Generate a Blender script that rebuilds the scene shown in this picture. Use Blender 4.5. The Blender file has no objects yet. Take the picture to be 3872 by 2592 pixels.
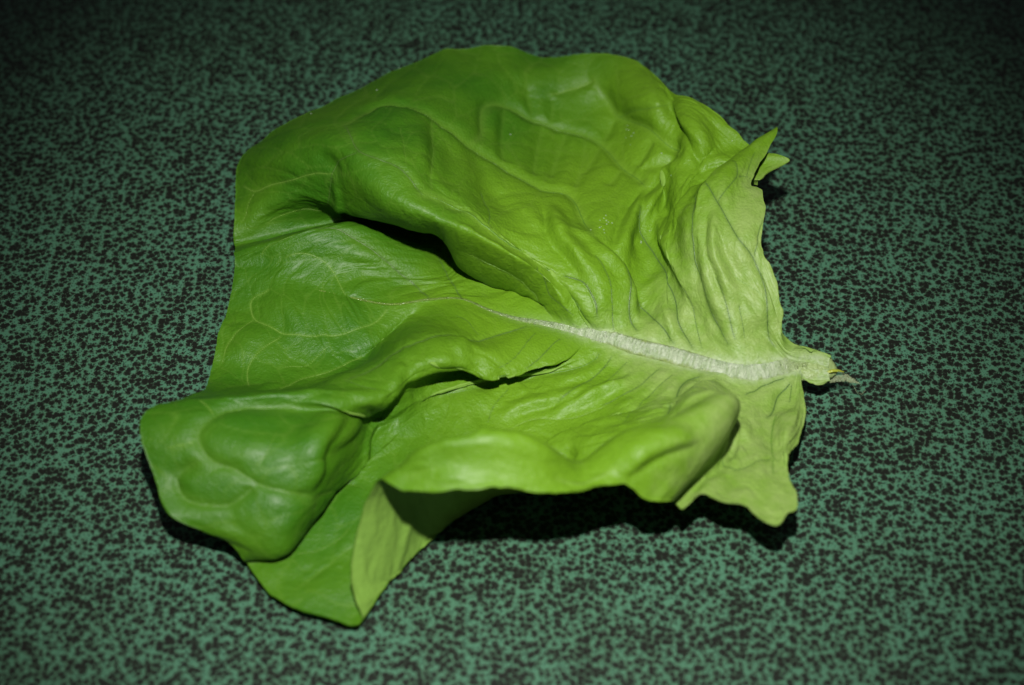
import bpy, math, random
import numpy as np
from mathutils import Vector

scene = bpy.context.scene
col = scene.collection

# ------------------------------------------------------------------ camera
cam = bpy.data.cameras.new('camera')
cam.lens = 40.0; cam.sensor_width = 23.6
cam.clip_start = 0.01; cam.clip_end = 20
cam.dof.use_dof = True
cam.dof.aperture_fstop = 5.2
cam.dof.focus_distance = 0.468
cam_ob = bpy.data.objects.new('camera', cam); col.objects.link(cam_ob)
cam_ob.location = (0.00000, -0.31449, 0.34928)
cam_ob.rotation_euler = (math.radians(42.0), 0, 0)
scene.camera = cam_ob

# ------------------------------------------------------------------ dim room light
world = bpy.data.worlds.new('World'); scene.world = world; world.use_nodes = True
bg = world.node_tree.nodes['Background']
bg.inputs[0].default_value = (0.9, 0.95, 1.0, 1); bg.inputs[1].default_value = 0.055

# ------------------------------------------------------------------ flash above the lens
fl = bpy.data.lights.new('camera_flash', 'SPOT')
fl.energy = 14.2; fl.color = (1.0, 0.985, 0.95)
fl.spot_size = math.radians(46); fl.spot_blend = 1.0; fl.shadow_soft_size = 0.009
fl_ob = bpy.data.objects.new('camera_flash', fl); col.objects.link(fl_ob)
fl_ob.location = (0.00000, -0.21045, 0.44296)
fl_ob.rotation_euler = (Vector((0.0, -0.02, 0.0)) - Vector(fl_ob.location)).to_track_quat('-Z', 'Y').to_euler()

cy = scene.cycles
cy.max_bounces = 6; cy.diffuse_bounces = 3; cy.glossy_bounces = 2; cy.transmission_bounces = 4; cy.transparent_max_bounces = 4
cy.use_adaptive_sampling = True; cy.adaptive_threshold = 0.015

vs = scene.view_settings
vs.view_transform = 'Standard'; vs.look = 'None'; vs.exposure = 0.0; vs.gamma = 1.0; vs.use_curve_mapping = False

# ------------------------------------------------------------------ node helpers
def new_mat(name):
    m = bpy.data.materials.new(name); m.use_nodes = True
    nt = m.node_tree
    return m, nt, nt.nodes['Principled BSDF'], nt.nodes['Material Output']
def node(nt, kind, **kw):
    n = nt.nodes.new(kind)
    for k, v in kw.items():
        if k.startswith('i_'):
            key = k[2:]
            n.inputs[int(key) if key.isdigit() else key.replace('_', ' ')].default_value = v
        else:
            setattr(n, k, v)
    return n
def link(nt, a, b): nt.links.new(a, b)
def math_node(nt, op, a, b=None, clamp=False):
    n = nt.nodes.new('ShaderNodeMath'); n.operation = op; n.use_clamp = clamp
    for i, x in enumerate((a, b)):
        if x is None: continue
        if isinstance(x, (int, float)): n.inputs[i].default_value = x
        else: link(nt, x, n.inputs[i])
    return n.outputs[0]
def mix_col(nt, f, a, b, mode='MIX'):
    n = nt.nodes.new('ShaderNodeMix'); n.data_type = 'RGBA'; n.blend_type = mode
    for s, x in ((n.inputs[0], f), (n.inputs[6], a), (n.inputs[7], b)):
        if isinstance(x, tuple): s.default_value = (*x, 1)
        elif isinstance(x, (int, float)): s.default_value = x
        else: link(nt, x, s)
    return n.outputs[2]
def map_range(nt, x, a, b, c=0.0, d=1.0, smooth=True):
    n = nt.nodes.new('ShaderNodeMapRange'); n.interpolation_type = 'SMOOTHSTEP' if smooth else 'LINEAR'
    link(nt, x, n.inputs[0])
    for i, v in enumerate((a, b, c, d)): n.inputs[i + 1].default_value = v
    return n.outputs[0]
def noise(nt, vec, scale, detail=2.0, rough=0.5, dist=0.0):
    n = node(nt, 'ShaderNodeTexNoise'); n.inputs['Scale'].default_value = scale
    n.inputs['Detail'].default_value = detail; n.inputs['Roughness'].default_value = rough
    n.inputs['Distortion'].default_value = dist
    link(nt, vec, n.inputs['Vector'])
    return n.outputs['Fac']
def attr(nt, name):
    n = nt.nodes.new('ShaderNodeAttribute'); n.attribute_name = name
    return n.outputs['Fac']
def bump(nt, h, strength, dist, prev=None):
    n = nt.nodes.new('ShaderNodeBump'); n.inputs['Strength'].default_value = strength; n.inputs['Distance'].default_value = dist
    link(nt, h, n.inputs['Height'])
    if prev is not None: link(nt, prev, n.inputs['Normal'])
    return n.outputs[0]

# ------------------------------------------------------------------ speckled glazed table top
def table_material():
    m, nt, bs, out = new_mat('speckled_glaze')
    tc = node(nt, 'ShaderNodeTexCoord').outputs['Object']
    n3 = noise(nt, tc, 34, 2.0)
    n2 = noise(nt, tc, 1900, 3.0, 0.65, 0.4)
    n5 = noise(nt, tc, 90, 2.0)
    wob = node(nt, 'ShaderNodeTexNoise'); wob.inputs['Scale'].default_value = 800; link(nt, tc, wob.inputs['Vector'])
    va = node(nt, 'ShaderNodeVectorMath'); va.operation = 'MULTIPLY_ADD'
    link(nt, wob.outputs['Color'], va.inputs[0]); va.inputs[1].default_value = (0.0011, 0.0011, 0.0); link(nt, tc, va.inputs[2])
    def fleck(scale, r0, r1, rough, soft):
        vo = node(nt, 'ShaderNodeTexVoronoi'); vo.voronoi_dimensions = '2D'; vo.feature = 'F1'
        vo.inputs['Scale'].default_value = scale; link(nt, va.outputs[0], vo.inputs['Vector'])
        sp = node(nt, 'ShaderNodeSeparateColor'); link(nt, vo.outputs['Color'], sp.inputs[0])
        r = math_node(nt, 'ADD', math_node(nt, 'MULTIPLY', sp.outputs[0], r1), r0)
        d = math_node(nt, 'SUBTRACT', vo.outputs['Distance'], r)
        d = math_node(nt, 'ADD', d, math_node(nt, 'MULTIPLY', math_node(nt, 'SUBTRACT', n2, 0.5), rough))
        d = math_node(nt, 'ADD', d, math_node(nt, 'MULTIPLY', math_node(nt, 'SUBTRACT', n5, 0.5), -0.25))
        return d, map_range(nt, d, -soft, soft, 1.0, 0.0)
    d1, s1 = fleck(600, 0.24, 0.34, 0.85, 0.13)
    d2, s2 = fleck(1500, 0.0, 0.48, 0.45, 0.15)
    spot = math_node(nt, 'MAXIMUM', s1, math_node(nt, 'MULTIPLY', s2, 0.85))
    fringe = map_range(nt, d1, -0.05, 0.30, 1.0, 0.0)
    v = d1
    teal = mix_col(nt, map_range(nt, n3, 0.3, 0.7), (0.057, 0.155, 0.090), (0.063, 0.172, 0.104))
    brown = (0.050, 0.066, 0.034)
    black = (0.006, 0.005, 0.004)
    c = mix_col(nt, fringe, teal, mix_col(nt, 0.50, teal, brown))
    c = mix_col(nt, math_node(nt, 'MULTIPLY', spot, 0.96), c, black)
    link(nt, c, bs.inputs['Base Color'])
    bs.inputs['Roughness'].default_value = 0.42
    bs.inputs['Specular IOR Level'].default_value = 0.35
    link(nt, bump(nt, math_node(nt, 'ADD', v, noise(nt, tc, 120, 2.0)), 0.12, 0.0006), bs.inputs['Normal'])
    return m

# ------------------------------------------------------------------ leaf materials
def leaf_shader(nt, bs, out, colour, transl, normal, mix):
    t = node(nt, 'ShaderNodeBsdfTranslucent')
    if isinstance(transl, tuple): t.inputs[0].default_value = (*transl, 1)
    else: link(nt, transl, t.inputs[0])
    ms = node(nt, 'ShaderNodeMixShader'); ms.inputs[0].default_value = mix
    link(nt, colour, bs.inputs['Base Color'])
    if normal is not None:
        link(nt, normal, bs.inputs['Normal']); link(nt, normal, t.inputs['Normal'])
    link(nt, bs.outputs[0], ms.inputs[1]); link(nt, t.outputs[0], ms.inputs[2])
    link(nt, ms.outputs[0], out.inputs['Surface'])

def blade_material(under=False):
    m, nt, bs, out = new_mat('leaf_underside' if under else 'leaf_upper_side')
    tc = node(nt, 'ShaderNodeTexCoord').outputs['Object']
    pale, dark, light = attr(nt, 'pale'), attr(nt, 'vein_dark'), attr(nt, 'vein_pale')
    n_big = noise(nt, tc, 38, 3.0, 0.55)
    n_mid = noise(nt, tc, 260, 3.0, 0.6)
    n_fine = noise(nt, tc, 1500, 2.0, 0.6)
    g = mix_col(nt, map_range(nt, n_big, 0.32, 0.68), (0.040, 0.160, 0.005), (0.066, 0.200, 0.007))
    mid = (0.168, 0.345, 0.014)
    pal = (0.365, 0.490, 0.150)
    p1 = map_range(nt, math_node(nt, 'ADD', pale, math_node(nt, 'MULTIPLY', math_node(nt, 'SUBTRACT', n_big, 0.5), 0.25)), 0.0, 0.55)
    p2 = map_range(nt, math_node(nt, 'ADD', pale, math_node(nt, 'MULTIPLY', math_node(nt, 'SUBTRACT', n_mid, 0.5), 0.22)), 0.82, 1.15)
    c = mix_col(nt, p2, mix_col(nt, p1, g, mid), pal)
    ribn = math_node(nt, 'MULTIPLY', attr(nt, 'rib'), map_range(nt, noise(nt, tc, 700, 3.0, 0.7), 0.30, 0.62, 0.25, 1.0))
    c = mix_col(nt, math_node(nt, 'MULTIPLY', ribn, 0.85), c, (0.46, 0.57, 0.32))
    c = mix_col(nt, map_range(nt, n_fine, 0.25, 0.75, 0.0, 0.22), c, mix_col(nt, 0.6, c, (0.02, 0.08, 0.004)))
    if under:
        c = mix_col(nt, 0.60, c, (0.29, 0.48, 0.09))
    c = mix_col(nt, math_node(nt, 'MULTIPLY', light, 0.40), c, (0.24, 0.40, 0.06))
    c = mix_col(nt, math_node(nt, 'MULTIPLY', dark, 0.35), c, (0.035, 0.10, 0.012))
    b1 = bump(nt, noise(nt, tc, 1500, 2.5, 0.65), 0.45 if not under else 0.15, 0.0006)
    b2 = bump(nt, noise(nt, tc, 520, 2.5, 0.55), 0.24, 0.0010, b1)
    bs.inputs['Roughness'].default_value = 0.45 if not under else 0.6
    bs.inputs['Specular IOR Level'].default_value = 0.30 if not under else 0.2
    bs.inputs['Coat Weight'].default_value = 0.10 if not under else 0.0
    bs.inputs['Coat Roughness'].default_value = 0.31
    bs.inputs['Coat IOR'].default_value = 1.45
    leaf_shader(nt, bs, out, c, mix_col(nt, 1.0, c, (0.95, 1.0, 0.5), 'MULTIPLY'), b2, 0.23)
    return m

def rib_material():
    m, nt, bs, out = new_mat('pale_rib_flesh')
    tc = node(nt, 'ShaderNodeTexCoord').outputs['Object']
    al, ar = attr(nt, 'along'), attr(nt, 'around')
    cmb = node(nt, 'ShaderNodeCombineXYZ')
    link(nt, math_node(nt, 'MULTIPLY', al, 1.0), cmb.inputs[0]); link(nt, math_node(nt, 'MULTIPLY', ar, 0.22), cmb.inputs[1])
    st = noise(nt, cmb.outputs[0], 900, 3.0, 0.65)
    nf = noise(nt, tc, 2600, 2.0, 0.7)
    c = mix_col(nt, map_range(nt, st, 0.3, 0.7), (0.43, 0.57, 0.29), (0.78, 0.87, 0.64))
    end = map_range(nt, al, 0.050, 0.100)
    c = mix_col(nt, end, c, (0.23, 0.37, 0.07))
    c = mix_col(nt, map_range(nt, al, 0.0, 0.013, 1.0, 0.0), c, (0.37, 0.49, 0.18))
    rim_f = map_range(nt, math_node(nt, 'ADD', attr(nt, 'rim'), math_node(nt, 'MULTIPLY', math_node(nt, 'SUBTRACT', noise(nt, cmb.outputs[0], 420, 3.0, 0.7), 0.5), 1.1)), 0.58, 1.05)
    c = mix_col(nt, rim_f, c, mix_col(nt, end, (0.36, 0.48, 0.13), (0.16, 0.31, 0.02)))
    b1 = bump(nt, nf, 0.9, 0.0010)
    b2 = bump(nt, st, 0.6, 0.0016, b1)
    bs.inputs['Roughness'].default_value = 0.14
    bs.inputs['Specular IOR Level'].default_value = 1.0
    leaf_shader(nt, bs, out, c, (0.5, 0.58, 0.3), b2, 0.2)
    return m

def plain_leaf_mat(name, colour, rough=0.4, mix=0.15, bumpy=0.3):
    m, nt, bs, out = new_mat(name)
    tc = node(nt, 'ShaderNodeTexCoord').outputs['Object']
    n = noise(nt, tc, 1400, 2.0, 0.6)
    c = mix_col(nt, map_range(nt, n, 0.3, 0.7), tuple(x * 0.82 for x in colour), colour)
    bs.inputs['Roughness'].default_value = rough
    leaf_shader(nt, bs, out, c, colour, bump(nt, n, bumpy, 0.0006), mix)
    return m

MAT_TABLE = table_material()
MAT_UP = blade_material(); MAT_LOW = blade_material(True); MAT_RIB = rib_material()
MAT_VD = plain_leaf_mat('vein_dark_green', (0.095, 0.18, 0.035))
MAT_VM = plain_leaf_mat('vein_green', (0.11, 0.25, 0.02))
MAT_VP = plain_leaf_mat('vein_pale_green', (0.20, 0.36, 0.055))
MAT_STEM = plain_leaf_mat('stem_flesh', (0.36, 0.48, 0.17), 0.35, 0.25, 0.5)
MAT_SLIVER = plain_leaf_mat('yellow_sliver', (0.42, 0.48, 0.05), 0.3)
mw, nt, bs, out = new_mat('clear_water')
bs.inputs['Base Color'].default_value = (0.75, 0.82, 0.7, 1); bs.inputs['Roughness'].default_value = 0.12
bs.inputs['IOR'].default_value = 1.33; bs.inputs['Specular IOR Level'].default_value = 1.0; bs.inputs['Alpha'].default_value = 0.18
MAT_WATER = mw
mm, nt, bs, out = new_mat('torn_membrane')
bs.inputs['Base Color'].default_value = (0.40, 0.48, 0.26, 1); bs.inputs['Roughness'].default_value = 0.2
bs.inputs['Alpha'].default_value = 0.35
tcm = node(nt, 'ShaderNodeTexCoord').outputs['Object']
link(nt, bump(nt, noise(nt, tcm, 1800, 2.0), 0.8, 0.0012), bs.inputs['Normal'])
MAT_MEMB = mm

# ------------------------------------------------------------------ mesh helpers
def quad_mesh(name, verts, quads, mats, parent=None, mat_index=None, attrs=None):
    me = bpy.data.meshes.new(name)
    nv, nf = len(verts), len(quads)
    me.vertices.add(nv); me.vertices.foreach_set('co', np.asarray(verts, np.float32).ravel())
    me.loops.add(nf * 4); me.loops.foreach_set('vertex_index', np.asarray(quads, np.int32).ravel())
    me.polygons.add(nf); me.polygons.foreach_set('loop_start', np.arange(nf, dtype=np.int32) * 4)
    me.update(calc_edges=True)
    me.polygons.foreach_set('use_smooth', np.ones(nf, bool))
    for m in mats: me.materials.append(m)
    if mat_index is not None: me.polygons.foreach_set('material_index', np.asarray(mat_index, np.int32))
    for k, v in (attrs or {}).items():
        a = me.attributes.new(k, 'FLOAT', 'POINT'); a.data.foreach_set('value', np.asarray(v, np.float32).ravel())
    me.validate()
    ob = bpy.data.objects.new(name, me); col.objects.link(ob)
    if parent is not None: ob.parent = parent
    return ob
def grid_quads(nu, nv, off=0, flip=False, wrap_v=False):
    idx = np.arange(nu * nv).reshape(nu, nv) + off
    if wrap_v: idx = np.concatenate([idx, idx[:, :1]], 1)
    q = np.stack([idx[:-1, :-1], idx[1:, :-1], idx[1:, 1:], idx[:-1, 1:]], -1).reshape(-1, 4)
    return q[:, ::-1] if flip else q
def loft(name, centres, widths, heights, normals, mat, parent, seg=8, attrs=False, wob=None):
    # closed flattened tube along a polyline; normals give the 'up' of each section
    P = np.asarray(centres, float); n = len(P)
    T = np.gradient(P, axis=0); T /= np.linalg.norm(T, axis=1, keepdims=True) + 1e-12
    N = np.asarray(normals, float); N = N - (N * T).sum(1, keepdims=True) * T; N /= np.linalg.norm(N, axis=1, keepdims=True) + 1e-12
    B = np.cross(T, N)
    th = np.linspace(0, 2 * math.pi, seg, endpoint=False)
    w = np.asarray(widths)[:, None, None]; h = np.asarray(heights)[:, None, None]
    V = P[:, None] + B[:, None] * np.cos(th)[None, :, None] * w / 2 + N[:, None] * np.sin(th)[None, :, None] * h / 2
    if wob is not None: V = V + wob(n, seg)[:, :, None] * (B[:, None] * np.cos(th)[None, :, None] + N[:, None] * np.sin(th)[None, :, None])
    q = grid_quads(n, seg, wrap_v=True)
    verts = V.reshape(-1, 3)
    # end caps as fans of quads round a centre vertex
    c0, c1 = len(verts), len(verts) + 1
    verts = np.concatenate([verts, P[:1], P[-1:]])
    caps = []
    for k in range(0, seg, 2):
        a, b, c = k, (k + 1) % seg, (k + 2) % seg
        caps.append([c0, a, b, c]); o = (n - 1) * seg
        caps.append([c1, o + c, o + b, o + a])
    q = np.concatenate([q, np.array(caps)])
    at = None
    if attrs:
        s = np.concatenate([[0], np.cumsum(np.linalg.norm(np.diff(P, axis=0), axis=1))])
        al = np.repeat(s, seg); ar = (np.cos(th)[None, :] * w[:, :, 0] / 2).ravel()
        at = {'along': np.concatenate([al, [0, s[-1]]]), 'around': np.concatenate([ar, [0, 0]]),
              'rim': np.concatenate([np.tile(np.abs(np.cos(th)), n), [0, 0]])}
    return quad_mesh(name, verts, q, [mat], parent, attrs=at)

# ------------------------------------------------------------------ table top (the setting)
TS = 0.9
tn = 24
gx, gy = np.meshgrid(np.linspace(-TS, TS, tn), np.linspace(-0.75, 1.3, tn), indexing='ij')
tv_ = np.stack([gx, gy, np.zeros_like(gx)], -1).reshape(-1, 3)
table = quad_mesh('table_top', tv_, grid_quads(tn, tn), [MAT_TABLE])
table['kind'] = 'structure'
table['label'] = 'green glazed table surface covered in black speckles'

# ------------------------------------------------------------------ lettuce leaf: measured net (1/100 mm), folds and veins in leaf coordinates
NET = [[(8214,-1773,900),(8219,-1735,909),(8224,-1697,918),(8229,-1659,927),(8235,-1621,936),(8240,-1583,945),(8245,-1546,955),(8250,-1508,964),(8256,-1470,973),(8261,-1432,982),(8266,-1394,991),(8271,-1356,1000)],
[(7743,-1679,900),(7730,-1645,936),(7716,-1610,973),(7703,-1576,1009),(7690,-1541,1045),(7677,-1507,1082),(7664,-1472,1118),(7650,-1438,1155),(7637,-1403,1191),(7624,-1369,1227),(7611,-1335,1264),(7598,-1300,1300)],
[(7330,-1674,900),(7315,-1640,955),(7299,-1607,1009),(7284,-1573,1064),(7268,-1539,1118),(7253,-1506,1173),(7238,-1472,1227),(7222,-1439,1282),(7207,-1405,1336),(7191,-1372,1391),(7176,-1338,1445),(7161,-1304,1500)],
[(7119,-1714,900),(7074,-1608,976),(7028,-1500,1053),(6985,-1396,1129),(6955,-1303,1200),(6942,-1226,1265),(6943,-1163,1326),(6955,-1110,1383),(6974,-1063,1437),(6996,-1018,1490),(7016,-972,1544),(7031,-922,1600)],
[(6628,-1809,900),(6607,-1603,1034),(6587,-1397,1168),(6574,-1208,1300),(6567,-1040,1430),(6564,-888,1559),(6575,-754,1683),(6610,-638,1800),(6678,-546,1907),(6771,-477,2006),(6875,-417,2102),(6973,-352,2200)],
[(6209,-1875,900),(6193,-1624,1063),(6176,-1373,1226),(6159,-1112,1400),(6130,-827,1593),(6101,-532,1796),(6108,-258,2000),(6175,-20,2213),(6279,196,2427),(6384,411,2600),(6480,629,2710),(6577,846,2800)],
[(5871,-1812,900),(5826,-1560,1093),(5781,-1308,1285),(5745,-1017,1500),(5708,-652,1756),(5680,-248,2033),(5697,125,2300),(5759,432,2565),(5866,708,2819),(6050,988,3000),(6342,1283,3068),(6672,1581,3100)],
[(5567,-1755,900),(5504,-1427,1081),(5441,-1100,1263),(5388,-736,1500),(5327,-309,1850),(5275,155,2256),(5294,605,2600),(5398,1016,2855),(5572,1413,3049),(5831,1830,3150),(6201,2282,3123),(6614,2744,3050)],
[(5329,-1711,900),(5273,-1299,1074),(5217,-887,1248),(5168,-453,1500),(5098,7,1911),(5035,489,2400),(5064,993,2800),(5229,1572,3061),(5486,2173,3234),(5780,2641,3300),(6101,2892,3227),(6440,3076,3100)],
[(5126,-1664,900),(5074,-1171,1070),(5022,-678,1241),(4980,-168,1500),(4927,351,1950),(4883,887,2488),(4917,1487,2900),(4990,2170,3107),(5265,2905,3200),(5926,3673,3200),(6678,4474,3100),(7375,5137,3000)],
[(4925,-1586,900),(4889,-1055,1070),(4853,-525,1241),(4819,23,1500),(4750,588,1963),(4683,1170,2515),(4729,1788,2900),(4873,2425,3025),(5228,3142,3000),(5943,4007,2850),(6651,4626,2800),(7111,4792,2750)],
[(4724,-1509,900),(4688,-916,1085),(4653,-322,1270),(4629,313,1500),(4584,1035,1861),(4551,1799,2267),(4630,2511,2500),(4866,3192,2427),(5198,3719,2300),(5631,3853,2322),(6145,3731,2411),(6660,3610,2500)],
[(4623,-1470,900),(4586,-853,1092),(4550,-236,1284),(4531,429,1500),(4501,1191,1799),(4489,2001,2122),(4595,2762,2320),(4840,3493,2290),(5209,4060,2230),(5759,4193,2307),(6444,4048,2452),(7135,3906,2600)],
[(4555,-1444,900),(4518,-811,1096),(4481,-178,1293),(4466,507,1500),(4446,1295,1757),(4448,2135,2025),(4572,2929,2200),(4835,3704,2205),(5249,4311,2200),(5918,4475,2334),(6767,4350,2542),(7616,4226,2750)],
[(4479,-1415,900),(4441,-766,1098),(4402,-117,1296),(4392,595,1500),(4386,1432,1737),(4409,2331,1981),(4558,3166,2155),(4870,3935,2213),(5294,4535,2259),(5838,4716,2394),(6480,4626,2574),(7123,4540,2750)],
[(4387,-1379,900),(4346,-710,1100),(4306,-41,1300),(4302,702,1500),(4314,1599,1713),(4361,2571,1927),(4540,3455,2100),(4915,4237,2210),(5355,4856,2300),(5758,5117,2400),(6158,5139,2500),(6558,5160,2600)],
[(4285,-1340,900),(4243,-661,1104),(4201,17,1307),(4202,801,1500),(4247,1808,1656),(4335,2920,1801),(4501,3881,2000),(4787,4599,2310),(5096,5183,2600),(5334,5614,2729),(5539,5925,2764),(5745,6236,2800)],
[(4184,-1301,900),(4140,-613,1111),(4096,76,1322),(4101,899,1500),(4178,1992,1589),(4305,3219,1644),(4468,4312,1800),(4696,5184,2158),(4893,5914,2500),(4925,6440,2606),(4858,6816,2578),(4792,7192,2550)],
[(4082,-1262,900),(4015,-520,1081),(3947,221,1263),(3942,1095,1400),(4040,2240,1421),(4200,3518,1397),(4359,4636,1500),(4526,5475,1848),(4633,6202,2200),(4570,6859,2362),(4431,7512,2420),(4283,8253,2400)],
[(3913,-1199,896),(3753,-682,998),(3613,-82,1100),(3512,745,1200),(3479,1692,1300),(3569,2691,1388),(3718,3771,1500),(3904,5030,1675),(4047,6203,1900),(4035,6811,2288),(3934,7594,2500),(3776,9207,2200)],
[(3573,-1071,888),(3433,-553,982),(3301,14,1100),(3179,703,1304),(3101,1495,1500),(3117,2348,1625),(3178,3401,1650),(3281,4920,1443),(3334,6482,1250),(3229,7710,1300),(3085,8558,1800),(2889,9818,2000)],
[(3232,-942,880),(3066,-483,1029),(2909,16,1200),(2777,609,1464),(2656,1298,1700),(2522,2034,1825),(2427,3034,1800),(2470,4643,1450),(2492,6420,1100),(2350,8001,1050),(2165,8920,1500),(1951,10068,1700)],
[(2823,-755,864),(2659,-340,1078),(2487,115,1300),(2293,653,1577),(2085,1299,1800),(1845,2047,1872),(1628,3034,1800),(1506,4477,1470),(1409,6136,1150),(1285,7823,1100),(1138,8920,1500),(916,10204,1500)],
[(2480,-599,850),(2283,-273,1131),(2062,118,1400),(1772,669,1653),(1446,1349,1850),(1093,2129,1956),(755,3087,1950),(477,4293,1739),(258,5746,1500),(109,7475,1400),(-47,8679,1700),(-288,10234,1900)],
[(2272,-529,841),(2053,-171,1181),(1782,216,1500),(1360,653,1779),(875,1200,2000),(370,1933,2138),(-115,2825,2200),(-530,3866,2156),(-863,5079,2100),(-1069,6424,2196),(-1207,8075,2200),(-1326,10209,1900)],
[(2189,-501,838),(1879,14,1229),(1505,509,1600),(931,926,1916),(310,1349,2200),(-236,1817,2475),(-753,2404,2700),(-1265,3149,2850),(-1713,4189,2900),(-2056,5660,2873),(-2262,7592,2600),(-2280,10070,1900)],
[(2133,-483,836),(1760,84,1278),(1329,608,1700),(718,996,2067),(63,1347,2400),(-512,1710,2706),(-1098,2140,3000),(-1779,2658,3362),(-2457,3410,3600),(-3073,4391,3662),(-3605,6062,3200),(-4005,8936,1800)],
[(2085,-466,834),(1765,272,1400),(1223,687,1800),(589,1015,2165),(-70,1306,2500),(-639,1627,2806),(-1282,1913,3100),(-2140,2114,3400),(-2959,2759,3800),(-4035,3391,3900),(-5051,4712,3400),(-6361,6929,1800)],
[(1925,-413,827),(1518,74,1380),(1043,512,1900),(354,806,2336),(-390,1045,2700),(-1031,1279,2975),(-1711,1527,3200),(-2528,1715,3473),(-3459,2165,3600),(-4518,3209,3400),(-5888,4623,2900),(-7316,6370,1400)],
[(1716,-344,819),(1327,79,1321),(869,462,1800),(204,722,2236),(-529,948,2600),(-1216,1205,2853),(-1925,1484,3000),(-2634,1695,3032),(-3495,2141,2950),(-4667,3129,2750),(-6181,4199,2500),(-7864,5794,1100)],
[(1297,-211,810),(881,471,900),(350,882,880),(-187,1248,850),(-765,1468,870),(-1379,1768,1100),(-1897,2176,1750),(-2486,2382,1950),(-3432,2701,2000),(-4683,3087,2000),(-6037,3774,2100),(-7879,4679,1000)],
[(946,-99,802),(636,713,820),(137,1273,720),(-376,1648,632),(-883,2055,620),(-1323,2816,791),(-1823,3547,1000),(-2445,3983,1078),(-3319,4087,1200),(-4614,3718,1500),(-6066,3559,1600),(-7811,3760,1000)],
[(-256,294,772),(-516,886,653),(-768,1465,550),(-989,1992,486),(-1223,2530,450),(-1472,3183,434),(-1844,3792,450),(-2413,4319,478),(-3293,4501,600),(-4639,4025,900),(-6055,3653,1000),(-7781,3328,800)],
[(-1326,897,740),(-1449,1215,668),(-1566,1518,600),(-1661,1759,541),(-1762,2019,500),(-1829,2396,475),(-2040,2791,500),(-2558,3138,640),(-3384,3434,800),(-4578,3650,900),(-6051,3381,800),(-7766,3110,600)],
[(-2245,915,720),(-2414,1238,646),(-2580,1518,600),(-2707,1654,611),(-2898,1774,700),(-3300,1995,931),(-3744,2249,1200),(-4031,2551,1423),(-4401,2772,1600),(-5047,2773,1700),(-6277,2512,1500),(-7660,2579,900)],
[(-3256,738,720),(-3504,1029,735),(-3752,1321,750),(-4021,1576,800),(-4304,1786,917),(-4608,1961,1070),(-4966,2095,1200),(-5393,2182,1324),(-5875,2230,1425),(-6408,2253,1400),(-7003,2252,1182),(-7623,2240,900)],
[(-3912,868,751),(-4148,985,782),(-4384,1101,813),(-4645,1228,850),(-4942,1378,902),(-5264,1540,959),(-5603,1684,1000),(-5950,1810,1024),(-6315,1920,1032),(-6715,1988,1000),(-7163,1995,910),(-7629,1981,800)],
[(-4274,940,769),(-4418,963,778),(-4562,987,787),(-4780,1037,800),(-5129,1137,823),(-5551,1265,850),(-5950,1378,870),(-6279,1462,887),(-6585,1533,897),(-6907,1599,880),(-7264,1663,822),(-7630,1726,750)],
[(-3912,868,751),(-4157,761,768),(-4403,654,784),(-4678,585,800),(-5000,577,821),(-5356,616,845),(-5732,676,859),(-6112,734,850),(-6498,786,809),(-6895,846,744),(-7297,909,670),(-7696,970,600)],
[(-3256,738,720),(-3519,371,709),(-3799,47,700),(-4125,-166,697),(-4470,-308,700),(-4792,-396,718),(-5121,-425,742),(-5537,-401,750),(-6091,-324,732),(-6681,-193,700),(-7227,7,653),(-7765,236,600)],
[(-2694,837,720),(-2996,379,627),(-3306,-56,550),(-3627,-455,512),(-3977,-772,500),(-4362,-917,519),(-4788,-943,561),(-5289,-954,600),(-5890,-1004,632),(-6539,-999,650),(-7202,-859,631),(-7875,-673,600)],
[(-2123,913,723),(-2470,612,629),(-2823,282,550),(-3197,-137,514),(-3565,-583,500),(-3862,-1035,491),(-4218,-1424,500),(-4769,-1653,549),(-5433,-1787,600),(-6196,-1835,613),(-7044,-1811,607),(-7893,-1787,600)],
[(-828,597,753),(-1308,260,886),(-1802,-86,1000),(-2350,-448,1065),(-2892,-841,1100),(-3339,-1294,1100),(-3813,-1766,1100),(-4401,-2255,1144),(-5106,-2662,1200),(-5997,-2840,1258),(-6958,-2924,1300),(-7888,-3012,1300)],
[(170,128,784),(-322,-581,1000),(-961,-1022,1300),(-1586,-1127,1600),(-2240,-1384,1700),(-2848,-1850,1700),(-3502,-2442,1800),(-4145,-2980,1900),(-4832,-3516,2100),(-6011,-3770,2267),(-7328,-3857,2300),(-8426,-3893,2100)],
[(946,-99,802),(305,-934,1100),(-383,-1574,1400),(-1126,-1796,1700),(-1726,-2111,1800),(-2393,-2308,1800),(-2899,-2910,1900),(-3393,-3518,2000),(-4348,-3773,2200),(-5755,-4015,2417),(-7328,-4195,2500),(-8782,-4264,2300)],
[(1716,-344,819),(1065,-1310,1000),(370,-1857,1100),(-313,-2078,1250),(-990,-2164,1400),(-1731,-2159,1600),(-2608,-2823,1800),(-3197,-3605,1900),(-3962,-3903,2000),(-5094,-4239,2200),(-7087,-4614,2500),(-8985,-4698,2300)],
[(2064,-459,833),(1384,-1407,880),(784,-1707,950),(164,-2087,1000),(-585,-2290,1100),(-1198,-2078,1250),(-2453,-2739,1600),(-3150,-3569,1600),(-3744,-3451,1200),(-4364,-4947,2200),(-6798,-5556,2450),(-8869,-5316,2150)],
[(2168,-494,837),(1486,-1225,800),(860,-1364,800),(166,-1594,800),(-559,-1686,800),(-1284,-1544,900),(-2290,-2174,1100),(-3059,-3103,1200),(-3642,-3384,750),(-4528,-5563,2000),(-6640,-6240,2100),(-8519,-6168,1800)],
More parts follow.
